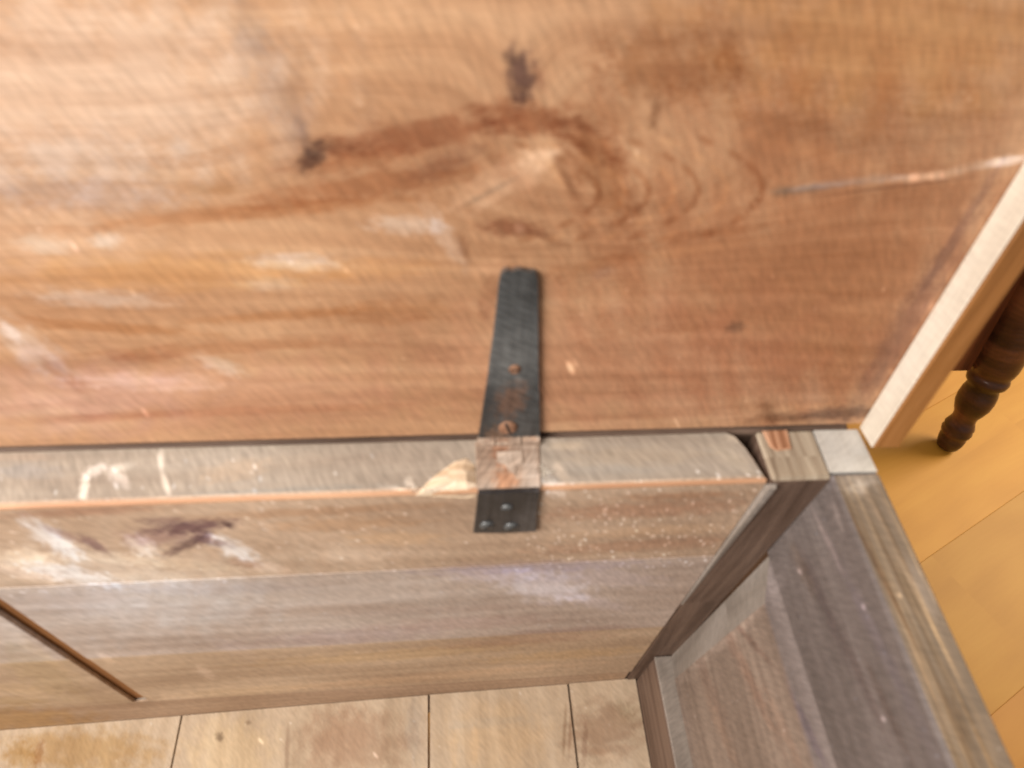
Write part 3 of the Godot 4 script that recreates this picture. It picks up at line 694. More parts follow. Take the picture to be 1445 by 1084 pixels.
	blot(t, Vector2(-.129, -.3385), Vector2(.0362, .0057), Vector2(-.002, -.0145), Vector3(1.1, 1.1, 1.12), .7)
	blot(t, Vector2(-.0755, -.1247), Vector2(.0354, .009), Vector2(-.0002, -.0049), Vector3(.75, .72, .85), .8)
	blot(t, Vector2(-.1153, -.0183), Vector2(.0022, .0006), Vector2(-.0001, -.002), Vector3(3, 3, 3.2), 1)
	blot(t, Vector2(-.1571, -.0708), Vector2(.0029, .001), Vector2(-.0004, -.0027), Vector3(2.6, 2.6, 2.8), .9)
	blot(t, Vector2(-.1144, .0121), Vector2(.002, .0003), Vector2(.0005, -.0012), Vector3(2.6, 2.6, 2.6), .9)
	blot(t, Vector2(-.0638, -.039), Vector2(.0019, .0007), Vector2(.0001, -.002), Vector3(2.6, 2.6, 2.8), .9)
	for k in 26:      # raised pale grain along the rail's top
		var gx := rng.randf_range(0.003, 0.03)
		blot(t, Vector2(rng.randf_range(-0.18, 0.0), gx), Vector2(rng.randf_range(0.02, 0.05), 0.001), Vector2(0.0, rng.randf_range(0.0006, 0.0011)), Vector3(1.6, 1.55, 1.4), 0.9)
	for k in 10:
		blot(t, Vector2(rng.randf_range(-0.18, 0.0), rng.randf_range(0.002, 0.03)), Vector2(rng.randf_range(0.02, 0.06), 0.001), Vector2(0.0, rng.randf_range(0.0008, 0.0016)), Vector3(0.55, 0.47, 0.38), 0.8)
	specks(t, rng, Rect2(-0.18, -0.34, 0.2, 0.37), 60, 0.0012, 1.9, Vector2(-0.4, -0.9))
	var right_sheet := t
	M.right = surface(wood(t, 37, Color(0.10, 0.082, 0.072), Color(0.15, 0.125, 0.112), Color(0.21, 0.18, 0.162), 0.22, 0.012, 0.12, 0.25, 1.3, 0.16, Vector2(-0.45, -0.9)), 0.6, 0.4)

	t = sheet(-0.22, -0.87, 0.5, 1.08, 0.001)
	blot(t, Vector2(-.148, -.2257), Vector2(.0041, .0538), Vector2(.0391, .0069), Vector3(1.14, 1.12, 1.02), 1)
	blot(t, Vector2(-.1481, -.1011), Vector2(.0053, .0685), Vector2(.0393, .0026), Vector3(.78, .7, .66), 1)
	blot(t, Vector2(-.1459, -.1153), Vector2(.0033, .0431), Vector2(.0457, .0036), Vector3(.95, .86, .82), .5)
	blot(t, Vector2(-.1403, .0429), Vector2(.0047, .0612), Vector2(.0456, -.0027), Vector3(1.08, 1.03, .94), .9)
	blot(t, Vector2(-.1284, .0708), Vector2(.0255, .0028), Vector2(.0034, -.0427), Vector3(1.05, 1.02, .98), .5)
	blot(t, Vector2(-.1382, .1553), Vector2(.0313, .0011), Vector2(.0041, -.051), Vector3(.7, .62, .58), 1)
	blot(t, Vector2(-.1495, .1829), Vector2(.0116, .0024), Vector2(.0053, -.0218), Vector3(1, 1.02, 1), .8)
	blot(t, Vector2(-.1593, -.3731), Vector2(.0072, .0936), Vector2(.0264, .008), Vector3(.82, .7, .5), 1)
	blot(t, Vector2(-.161, -.4368), Vector2(.016, .0027), Vector2(-.0051, -.0225), Vector3(.8, .68, .45), .8)
	blot(t, Vector2(-.1596, -.4188), Vector2(.0013, .006), Vector2(.0166, .0025), Vector3(.7, .5, .35), .6)
	blot(t, Vector2(-.1533, -.0401), Vector2(.0009, .0116), Vector2(.0398, .0005), Vector3(.85, .9, 1), .7)
	blot(t, Vector2(-.162, -.2389), Vector2(.0054, .0042), Vector2(.002, -.004), Vector3(.45, .42, .4), .9)
	blot(t, Vector2(-.1732, -.2121), Vector2(.0003, .0044), Vector2(.0027, .0004), Vector3(.6, .55, .5), .8)
	blot(t, Vector2(-.1436, -.1684), Vector2(.0003, .0029), Vector2(.0323, .0028), Vector3(.6, .52, .48), .6)
	blot(t, Vector2(-.1415, .1134), Vector2(.0003, .0022), Vector2(.0326, -.0059), Vector3(.6, .52, .45), .7)
	blot(t, Vector2(-.141, .1192), Vector2(.0003, .0022), Vector2(.0325, -.0061), Vector3(.65, .56, .5), .7)
	blot(t, Vector2(-.127, .1318), Vector2(.0004, .0035), Vector2(.0254, -.0051), Vector3(.6, .5, .46), .6)
	blot(t, Vector2(-.1307, -.0006), Vector2(.0004, .0057), Vector2(.0256, -.0006), Vector3(1.12, 1.05, .95), .6)
	blot(t, Vector2(-.1355, .021), Vector2(.0004, .0057), Vector2(.0258, -.0011), Vector3(1.12, 1.05, .95), .6)
	blot(t, Vector2(-.154, .0364), Vector2(-.0002, .051), Vector2(.0067, .0003), Vector3(.9, .96, 1.05), .6)
	blot(t, Vector2(-.1548, -.1963), Vector2(.0038, .0038), Vector2(.0011, -.0015), Vector3(1.8, 1.9, 2), 1)
	blot(t, Vector2(-.1329, -.0789), Vector2(.0037, .0034), Vector2(.0011, -.0016), Vector3(1.7, 1.8, 2), 1)
	blot(t, Vector2(-.1927, -.2886), Vector2(.0017, .1462), Vector2(.0056, .0017), Vector3(.8, .7, .5), .7)
	blot(t, Vector2(-.1567, .1768), Vector2(.0095, .0097), Vector2(.0058, -.0067), Vector3(.75, .75, .7), .6)
	blot(t, Vector2(-.1158, .1517), Vector2(.008, .0189), Vector2(.0046, -.0027), Vector3(1.12, 1.08, 1.05), .6)
	specks(t, rng, Rect2(-0.2, -0.5, 0.15, 0.7), 50, 0.0014, 1.5, Vector2(0.8, 0.6))
	var floor_sheet := t
	M.chest_floor = surface(wood(t, 41, Color(0.37, 0.275, 0.185), Color(0.47, 0.365, 0.26), Color(0.55, 0.445, 0.33), 0.25, 0.02, 0.12, 0.25, 1.0, 0.1, Vector2(0.8, 0.6)), 0.65, 0.3)

	# plain boards
	t = sheet(0, 0, 0.4, 0.2, 0.0008)
	M.post = surface(wood(t, 51, Color(0.085, 0.052, 0.036), Color(0.14, 0.09, 0.066), Color(0.20, 0.135, 0.1), 0.4, 0.01, 0.3, 0.3, 1.6), 0.6, 0.4)
	t = sheet(0, 0, 0.2, 0.2, 0.0005)
	M.grey_end = surface(wood(t, 53, Color(0.22, 0.165, 0.115), Color(0.33, 0.265, 0.195), Color(0.46, 0.39, 0.3), 0.5, 0.006, 0.3, 0.2, 2.0), 0.65, 0.35)
	t = sheet(0, 0, 0.2, 0.2, 0.0005)
	M.pale_end = surface(wood(t, 55, Color(0.40, 0.37, 0.33), Color(0.52, 0.5, 0.46), Color(0.62, 0.61, 0.58), 0.15, 0.01, 0.12, 0.5, 1.0, 0.08), 0.5, 0.5)
	t = sheet(0, 0, 0.2, 0.2, 0.0005)
	M.peg = surface(wood(t, 57, Color(0.22, 0.10, 0.05), Color(0.44, 0.22, 0.125), Color(0.55, 0.32, 0.2), 0.6, 0.004, 0.3, 0.1, 2.0), 0.65, 0.3)
	t = sheet(0, 0, 0.4, 0.2, 0.0008)
	M.bevel = surface(wood(t, 59, Color(0.19, 0.16, 0.137), Color(0.255, 0.22, 0.19), Color(0.33, 0.29, 0.26), 0.25, 0.016, 0.1, 0.5, 1.2, 0.15), 0.6, 0.4)
	t = sheet(0, 0, 0.4, 0.2, 0.0008)
	M.cleat = surface(wood(t, 61, Color(0.19, 0.078, 0.022), Color(0.32, 0.14, 0.042), Color(0.41, 0.195, 0.07), 0.4, 0.012, 0.2, 0.3, 1.4), 0.45, 0.5)
	t = sheet(0, 0, 0.4, 0.2, 0.0008)
	M.raw = surface(wood(t, 63, Color(0.56, 0.49, 0.40), Color(0.66, 0.6, 0.505), Color(0.73, 0.68, 0.59), 0.15, 0.008, 0.12, 0.4, 1.6, 0.07, Vector2(0.1, 0.99)), 0.6, 0.4)
	t = sheet(0, 0, 0.4, 0.2, 0.0008)
	M.slot = surface(wood(t, 65, Color(0.2, 0.085, 0.028), Color(0.29, 0.13, 0.045), Color(0.35, 0.17, 0.06), 0.3, 0.01, 0.2, 0.2, 1.2), 0.6, 0.3)
	t = sheet(0, 0, 0.3, 0.15, 0.0006)
	M.worn = surface(wood(t, 67, Color(0.34, 0.18, 0.1), Color(0.47, 0.26, 0.15), Color(0.56, 0.34, 0.21), 0.4, 0.01, 0.25, 0.3, 1.2), 0.5, 0.4)
	t = sheet(0, 0, 0.9, 0.3, 0.0012)
	M.laminate = surface(wood(t, 71, Color(0.68, 0.315, 0.042), Color(0.75, 0.36, 0.052), Color(0.81, 0.41, 0.066), 0.18, 0.03, 0.08, 0.35, 0.4), 0.5, 0.4)
	t = sheet(0, 0, 0.4, 0.3, 0.001)
	M.turned = surface(wood(t, 73, Color(0.03, 0.012, 0.006), Color(0.085, 0.032, 0.014), Color(0.2, 0.075, 0.03), 0.5, 0.02, 0.2, 0.5, 1.0), 0.34, 0.5)
	t = sheet(0, 0, 0.4, 0.3, 0.001)
	M.turned_red = surface(wood(t, 75, Color(0.09, 0.028, 0.010), Color(0.17, 0.056, 0.02), Color(0.25, 0.09, 0.035), 0.5, 0.02, 0.2, 0.4, 1.0), 0.4, 0.5)
	t = sheet(0, 0, 0.12, 0.12, 0.0004)
	blot(t, Vector2(0.03, 0.03), Vector2(0.024, 0.0), Vector2(0.0, 0.03), Vector3(0.55, 0.55, 0.56), 0.85)
	blot(t, Vector2(0.03, 0.035), Vector2(0.016, 0.004), Vector2(-0.002, 0.01), Vector3(2.2, 1.2, 0.8), 0.8)
	blot(t, Vector2(0.042, 0.012), Vector2(0.016, 0.0), Vector2(0.0, 0.009), Vector3(3.0, 1.6, 1.0), 0.7)
	blot(t, Vector2(0.0, 0.028), Vector2(0.012, 0.0), Vector2(0.0, 0.009), Vector3(3.4, 2.0, 1.3), 0.8)
	M.iron = surface(wood(t, 81, Color(0.036, 0.037, 0.037), Color(0.092, 0.098, 0.101), Color(0.20, 0.208, 0.208), 0.12, 0.03, 0.14, 0.6, 2.0, 0.25), 0.4, 0.6)
	M.iron.metallic = 0.25
	t = sheet(0, 0, 0.12, 0.12, 0.0004)
	M.black_iron = surface(wood(t, 83, Color(0.012, 0.012, 0.014), Color(0.032, 0.033, 0.037), Color(0.09, 0.09, 0.096), 0.15, 0.03, 0.2, 0.7, 2.5, 0.3), 0.36, 0.6)
	M.black_iron.metallic = 0.3
	M.slot_iron = StandardMaterial3D.new()
	M.slot_iron.albedo_color = Color(0.12, 0.1, 0.09)
	M.slot_iron.roughness = 0.7
	t = sheet(0, 0, 0.12, 0.12, 0.0004)
	blot(t, Vector2(0.02, 0.07), Vector2(0.008, 0.0), Vector2(0.0, 0.02), Vector3(0.7, 0.75, 0.8), 0.8)
	blot(t, Vector2(0.032, 0.05), Vector2(0.008, 0.002), Vector2(-0.001, 0.012), Vector3(1.15, 0.8, 0.6), 0.9)
	blot(t, Vector2(0.047, 0.05), Vector2(0.006, 0.0), Vector2(0.0, 0.03), Vector3(1.25, 1.35, 1.45), 0.9)
	blot(t, Vector2(0.03, 0.03), Vector2(0.007, 0.0), Vector2(0.0, 0.01), Vector3(1.05, 0.75, 0.6), 0.8)
	M.rusty = surface(wood(t, 85, Color(0.24, 0.165, 0.12), Color(0.38, 0.285, 0.22), Color(0.52, 0.42, 0.345), 0.15, 0.012, 0.2, 0.75, 2.5, 0.25), 0.7, 0.3)
	t = sheet(0, 0, 0.06, 0.06, 0.0003)
	M.rust = surface(wood(t, 87, Color(0.10, 0.05, 0.028), Color(0.24, 0.125, 0.075), Color(0.36, 0.21, 0.14), 0.5, 0.006, 0.4, 0.4, 3.0), 0.7, 0.3)
	t = sheet(0, 0, 0.12, 0.12, 0.0005)
	M.splinter = surface(wood(t, 89, Color(0.62, 0.46, 0.3), Color(0.76, 0.6, 0.43), Color(0.84, 0.71, 0.56), 0.5, 0.006, 0.3, 0.2, 2.5), 0.7, 0.3)

	# ------------------------------------------------------------ the room's floor
	room_floor(rng)

	# ------------------------------------------------------------ the chest
	var chest := Node3D.new()
	chest.name = "wooden_chest"
	chest.position = Vector3(0, 0, 0)
	add_child(chest)
	tag(chest, "old weathered wooden chest standing open with a black iron strap hinge on its lid", "chest")
	chest_back(chest, back_sheet)
	chest_end(chest, right_sheet)
	chest_floor(chest, floor_sheet, rng)
	chest_rest(chest)
	lid(chest, lid_sheet)
	hinge(chest)

	# ------------------------------------------------------------ the piece of furniture behind
	side_table()

# ---------------------------------------------------------------- room floor: planks laid askew to the chest
func room_floor(rng: RandomNumberGenerator) -> void:
	var fl := Node3D.new()
	fl.name = "floor"
	fl.set_meta("kind", "structure")
	add_child(fl)
	var under := begin()
	chamfer_box(under, Vector3(-2.6, -0.05, -2.8), Vector3(2.9, -0.0125, 1.8), 0.001, grain(0, Vector2(0.9, 0.3)))
	put("subfloor", under.commit(), M.slot, fl)
	var u := Vector3(0.9008, 0, -0.4342)
	var v := Vector3(0.4342, 0, 0.9008)      # across the planks, towards the viewer
	var basis := Basis(u, Vector3.UP, v)
	var wide := 0.19
	var long := 1.25
	for row in range(-9, 9):
		var shift := fposmod(0.4 * row, 1.0) * long
		var v0 := -0.0239 + row * wide
		for k in range(-2, 3):
			var u0 := k * long + shift - 0.2
			if row == 0:
				u0 = 1.052 + (k - 1) * long
			var mid := u * (u0 + long / 2.0) + v * (v0 + wide / 2.0)
			if absf(mid.x - 0.1) > 2.0 or absf(mid.z + 0.6) > 1.7:
				continue
			var st := begin()
			var lift := rng.randf_range(-0.0003, 0.0003)
			chamfer_box(st, Vector3(u0 + 0.0001, -0.012, v0 + 0.0001), Vector3(u0 + long - 0.0001, lift, v0 + wide - 0.0001), 0.0003, grain(0, Vector2(0.9, 0.3), Vector2(rng.randf(), rng.randf())))
			var m: StandardMaterial3D = M.laminate.duplicate()
			var s := rng.randf_range(0.86, 1.06)
			if row == 0:
				s = 0.93
			elif row == -1:
				s = 1.0
			m.albedo_color = Color(s, s * rng.randf_range(0.96, 1.0), s * rng.randf_range(0.9, 1.0))
			put("plank", st.commit(), m, fl, Transform3D(basis, Vector3.ZERO))

# ---------------------------------------------------------------- the back of the chest
func chest_back(chest: Node3D, sh: Dictionary) -> void:
	var read := func(p: Vector3, n: Vector3) -> Vector2:
		if n.y > 0.8:
			return Vector2(p.x, ZI - p.z + 0.002)
		return Vector2(p.x, p.y - RIM)
	var uvf := on_sheet(sh, read)
	var over := func(a: float, b: float, d: float) -> Vector3: return Vector3(a, d, b)
	var st := begin()
	# the top board, its right end rounded off where it stops short of the corner post
	var outline := PackedVector2Array([Vector2(XL, ZB), Vector2(-0.5, ZB + 0.0006), Vector2(-0.2, ZB - 0.0002), Vector2(0.05, ZB + 0.0004), Vector2(0.168, ZB), Vector2(0.1735, ZB + 0.0035), Vector2(0.1775, ZB + 0.0115), Vector2(0.1805, ZB + 0.0215), Vector2(0.1835, ZI - 0.0022), Vector2(XL, ZI - 0.0022)])
	prism(st, outline, RIM - 0.1035, RIM, 0.0012, over, uvf)
	var top := put("back_board", st.commit(), M.back, chest)
	# its inner skin, with the top edge worn to a thin orange bevel
	st = begin()
	chamfer_box(st, Vector3(XL, RIM - 0.1035, ZI - 0.0022), Vector3(0.1835, RIM - 0.0026, ZI), 0.0001, uvf)
	put("inner_face", st.commit(), M.back, top)
	st = begin()
	hexa(st, [Vector3(XL, RIM - 0.0026, ZI - 0.0022), Vector3(0.1835, RIM - 0.0026, ZI - 0.0022), Vector3(0.1835, RIM - 0.0026, ZI), Vector3(XL, RIM - 0.0026, ZI), Vector3(XL, RIM - 0.0008, ZI - 0.0022), Vector3(0.1835, RIM - 0.0008, ZI - 0.0022), Vector3(0.1835, RIM - 0.0014, ZI - 0.0004), Vector3(XL, RIM - 0.0014, ZI - 0.0004)], grain(0, Vector2(0.3, 0.15)))
	put("worn_edge", st.commit(), M.worn, top)
	# two boards below it, cut by the slot of a lost partition
	for b: Array in [[-0.2538, -0.1045, 0.0], [-0.3945, -0.2542, 0.0004]]:
		for side: Array in [[XL, -0.3068], [-0.2926, 0.1845]]:
			st = begin()
			chamfer_box(st, Vector3(side[0], RIM + b[0], ZI - 0.004), Vector3(side[1], RIM + b[1], ZI - b[2]), 0.0006, uvf)
			put("back_board", st.commit(), M.back, chest)
	st = begin()
	chamfer_box(st, Vector3(-0.34, RIM - 0.3945, ZI - 0.032), Vector3(-0.26, RIM - 0.106, ZI - 0.0043), 0.001, grain(1, Vector2(0.4, 0.2)))
	put("slot_backing", st.commit(), M.slot, chest)
	# an added dark strip outside, so the gap under the lid reads dark
	st = begin()
	chamfer_box(st, Vector3(XL, RIM - 0.07, ZB - 0.024), Vector3(0.25, RIM - 0.003, ZB - 0.0012), 0.002, grain(0, Vector2(0.4, 0.2)))
	put("added_gap_strip", st.commit(), M.post, chest)
	# bottom rail
	st = begin()
	chamfer_box(st, Vector3(XL, RIM - 0.52, ZI - 0.03), Vector3(0.1845, RIM - 0.3955, ZI - 0.0015), 0.0015, uvf)
	put("bottom_rail", st.commit(), M.back, chest)

# ---------------------------------------------------------------- the right end: post, rail, panel
func lean_x(y: float) -> float:      # the end leans in towards its foot; y below the rim
	return lerpf(0.2228, 0.2108, clampf((-y - 0.1) / 0.245, -0.4, 1.4))

func chest_end(chest: Node3D, sh: Dictionary) -> void:
	var read := func(p: Vector3, n: Vector3) -> Vector2:
		if n.y > 0.8:
			return Vector2(p.z, p.x - XI + 0.001)
		return Vector2(p.z, p.y - RIM)
	var uvf := on_sheet(sh, read)
	var st := begin()
	var yb := 0.02
	hexa(st, [Vector3(0.186, yb, ZB + 0.002), Vector3(0.21, yb, ZB + 0.002), Vector3(0.21, yb, ZI), Vector3(0.186, yb, ZI), Vector3(0.186, RIM - 0.0015, ZB + 0.002), Vector3(0.2225, RIM - 0.0015, ZB + 0.002), Vector3(0.2225, RIM - 0.0015, ZI), Vector3(0.186, RIM - 0.0015, ZI)], grain(1, Vector2(0.4, 0.2)))
	var post := put("corner_post", st.commit(), M.post, chest)
	st = begin()
	chamfer_box(st, Vector3(0.1868, RIM - 0.012, ZB + 0.0005), Vector3(0.2232, RIM + 0.0004, ZI - 0.0004), 0.0018, grain(2, Vector2(0.2, 0.2)))
	put("post_end", st.commit(), M.grey_end, post)
	st = begin()
	var peg := PackedVector2Array([Vector2(0.1905, ZB + 0.0012), Vector2(0.2065, ZB + 0.001), Vector2(0.2045, ZB + 0.0145), Vector2(0.1955, ZB + 0.0155), Vector2(0.1918, ZB + 0.0125)])
	prism(st, peg, RIM, RIM + 0.0016, 0.0006, func(a: float, b: float, d: float) -> Vector3: return Vector3(a, d, b), grain(2, Vector2(0.2, 0.2), Vector2(0.3, 0.1)))
	put("tenon_peg", st.commit(), M.peg, post)
	st = begin()
	chamfer_box(st, Vector3(0.2262, yb, ZB), Vector3(XR - 0.0002, RIM - 0.107, -0.1912), 0.001, grain(1, Vector2(0.4, 0.2)))
	put("outer_stile", st.commit(), M.post, chest)
	# top rail
	st = begin()
	chamfer_box(st, Vector3(XI + 0.0006, RIM - 0.1065, -0.1882), Vector3(XR, RIM, ZF - 0.03), 0.002, uvf)
	var rail := put("end_rail", st.commit(), M.right, chest)
	st = begin()
	hexa(st, [Vector3(XI + 0.0008, RIM - 0.1065, ZB + 0.0005), Vector3(XR - 0.0002, RIM - 0.1065, ZB + 0.0005), Vector3(XR - 0.0002, RIM - 0.1065, -0.1886), Vector3(XI + 0.0008, RIM - 0.1065, -0.1886), Vector3(XI + 0.002, RIM - 0.0004, ZB + 0.001), Vector3(XR - 0.001, RIM - 0.0008, ZB + 0.001), Vector3(XR - 0.0006, RIM - 0.0008, -0.1886), Vector3(XI + 0.0012, RIM - 0.0003, -0.1890)], grain(2, Vector2(0.2, 0.2)))
	put("pale_rail_end", st.commit(), M.pale_end, rail)  # paler block closing the rail's back end
	# a thin bead in the corner between the back and the post
	st = begin()
	hexa(st, [Vector3(0.1853, RIM - 0.2, ZI - 0.001), Vector3(0.1866, RIM - 0.2, ZI - 0.001), Vector3(0.1866, RIM - 0.2, ZI + 0.0002), Vector3(0.1853, RIM - 0.2, ZI + 0.0002), Vector3(0.1836, RIM - 0.004, ZI), Vector3(0.1905, RIM - 0.004, ZI), Vector3(0.1890, RIM - 0.004, ZI + 0.0032), Vector3(0.1848, RIM - 0.004, ZI + 0.0032)], grain(1, Vector2(0.4, 0.2)))
	put("corner_bead", st.commit(), M.bevel, chest)
	# fielded panel: a flat field with bevelled margins that fall away to the frame
	var y0 := -0.345
	var y1 := -0.1075
	var za := ZI
	var zb := ZF - 0.03
	var f := func(y: float, z: float, deep: float) -> Vector3: return Vector3(lean_x(y) + deep, RIM + y, z)
	var m := 0.022
	st = begin()
	hexa(st, [f.call(y0 - 0.01, za + m, 0.0), f.call(y0 - 0.01, zb - m, 0.0), f.call(y0 - 0.01, zb - m, 0.012), f.call(y0 - 0.01, za + m, 0.012), f.call(y1 - 0.022, za + m * 1.2, 0.0), f.call(y1 - 0.022, zb - m, 0.0), f.call(y1 - 0.022, zb - m, 0.012), f.call(y1 - 0.022, za + m * 1.2, 0.012)], uvf)
	var panel := put("end_panel", st.commit(), M.right, chest)
	st = begin()
	face(st, [f.call(y0 - 0.01, za, 0.0028), f.call(y0 - 0.01, za + m, 0.0), f.call(y1 - 0.022, za + m * 1.2, 0.0), f.call(y1, za, 0.0028)], Vector3(-1, 0, 0), grain(1, Vector2(0.4, 0.2)))
	face(st, [f.call(y0 - 0.01, za, 0.0029), f.call(y0 - 0.01, za + m, 0.012), f.call(y1 - 0.022, za + m * 1.2, 0.012), f.call(y1, za, 0.0029)], Vector3(1, 0, 0), grain(1, Vector2(0.4, 0.2)))
	put("bevel", st.commit(), M.bevel, panel)
	st = begin()
	face(st, [f.call(y1, za, 0.0028), f.call(y1 - 0.022, za + m * 1.2, 0.0), f.call(y1 - 0.022, zb - m, 0.0), f.call(y1, zb, 0.0028)], Vector3(-1, 0.5, 0), uvf)
	face(st, [f.call(y1, za, 0.0029), f.call(y1 - 0.022, za + m * 1.2, 0.012), f.call(y1 - 0.022, zb - m, 0.012), f.call(y1, zb, 0.0029)], Vector3(1, 0, 0), uvf)
	put("bevel", st.commit(), M.right, panel)
	# bottom rail
	st = begin()
	chamfer_box(st, Vector3(0.1955, 0.08, ZI + 0.0005), Vector3(XR - 0.012, RIM - 0.342, ZF - 0.03), 0.0015, grain(2, Vector2(0.4, 0.2)))
	var low := put("bottom_rail", st.commit(), M.post, chest)
	st = begin()
	chamfer_box(st, Vector3(0.1957, RIM - 0.3418, ZI + 0.0007), Vector3(XR - 0.014, RIM - 0.3400, ZF - 0.032), 0.0006, grain(2, Vector2(0.4, 0.2), Vector2(0.4, 0.4)))
	put("top_edge", st.commit(), M.bevel, low)

# ---------------------------------------------------------------- the floor of the chest
func chest_floor(chest: Node3D, sh: Dictionary, rng: RandomNumberGenerator) -> void:
	var read := func(p: Vector3, _n: Vector3) -> Vector2: return Vector2(p.z, p.x)
	var uvf := on_sheet(sh, read)
	var fy := func(x: float) -> float: return 0.173 - 0.075 * (0.19 - x)
	var cuts := [-0.82, -0.54, -0.2828, -0.0256, 0.1225, 0.1953]
	for i in 5:
		var a: float = cuts[i] + rng.randf_range(0.0004, 0.0013)
		var b: float = cuts[i + 1] - rng.randf_range(0.0004, 0.0013)
		var up := rng.randf_range(-0.002, 0.002)
		var skew := rng.randf_range(-0.0012, 0.0012)
		var st := begin()
		hexa(st, [Vector3(a, fy.call(a) - 0.016, ZI - 0.001), Vector3(b, fy.call(b) - 0.016, ZI - 0.001), Vector3(b, fy.call(b) - 0.016, ZF - 0.03), Vector3(a, fy.call(a) - 0.016, ZF - 0.03), Vector3(a, fy.call(a) + up, ZI - 0.001), Vector3(b, fy.call(b) - up, ZI - 0.001), Vector3(b + skew, fy.call(b) - up, ZF - 0.03), Vector3(a + skew, fy.call(a) + up, ZF - 0.03)], uvf)
		put("floor_board", st.commit(), M.chest_floor, chest)

# ---------------------------------------------------------------- the sides nearest the viewer, below and left of the picture
func chest_rest(chest: Node3D) -> void:
	var st := begin()
	chamfer_box(st, Vector3(XL + 0.05, 0.08, ZF - 0.03), Vector3(0.2, RIM, ZF), 0.003, grain(0, Vector2(0.4, 0.2)))
	put("front_board", st.commit(), M.bevel, chest)
	st = begin()
	chamfer_box(st, Vector3(XL - 0.03, 0.08, ZB + 0.04), Vector3(XL, RIM, ZF - 0.03), 0.003, grain(2, Vector2(0.4, 0.2)))
	put("end_board", st.commit(), M.bevel, chest)
	for c: Array in [[XL - 0.03, ZB - 0.0], [XL - 0.03, ZF - 0.05], [0.2, ZF - 0.05]]:
		st = begin()
		var x0: float = c[0]
		var z0: float = c[1]
		chamfer_box(st, Vector3(x0 - 0.002, 0.0, z0), Vector3(x0 + 0.052, RIM - 0.002, z0 + 0.052), 0.003, grain(1, Vector2(0.4, 0.2)))
		put("corner_post", st.commit(), M.post, chest)
	st = begin()
	chamfer_box(st, Vector3(0.2005, 0.0, ZB + 0.004), Vector3(XR - 0.004, 0.09, ZB + 0.05), 0.003, grain(1, Vector2(0.4, 0.2)))
	put("foot", st.commit(), M.post, chest)

# ---------------------------------------------------------------- the lid
func lid_frame() -> Transform3D:
	return Transform3D(Basis(Vector3.RIGHT, deg_to_rad(-LEAN)), Vector3(0, RIM, ZB))

func lid(chest: Node3D, sh: Dictionary) -> void:
	var read := func(p: Vector3, _n: Vector3) -> Vector2: return Vector2(p.x, p.y)
	var uvf := on_sheet(sh, read)
	var st := begin()
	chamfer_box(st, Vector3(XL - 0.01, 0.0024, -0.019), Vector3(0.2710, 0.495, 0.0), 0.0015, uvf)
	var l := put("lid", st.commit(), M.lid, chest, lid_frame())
	st = begin()
	chamfer_box(st, Vector3(0.2545, 0.0, 0.0003), Vector3(0.2715, 0.49, 0.0172), 0.0012, grain(1, Vector2(0.4, 0.2)))
	var mesh := st.commit()
	mesh.surface_set_material(0, M.cleat)
	st = begin()      # its inner side is bare pale wood
	chamfer_box(st, Vector3(0.2534, 0.0004, 0.0003), Vector3(0.2544, 0.4896, 0.0168), 0.0005, grain(1, Vector2(0.4, 0.2)))
	mesh = st.commit(mesh)
	mesh.surface_set_material(1, M.raw)
	put("cleat", mesh, null, l)

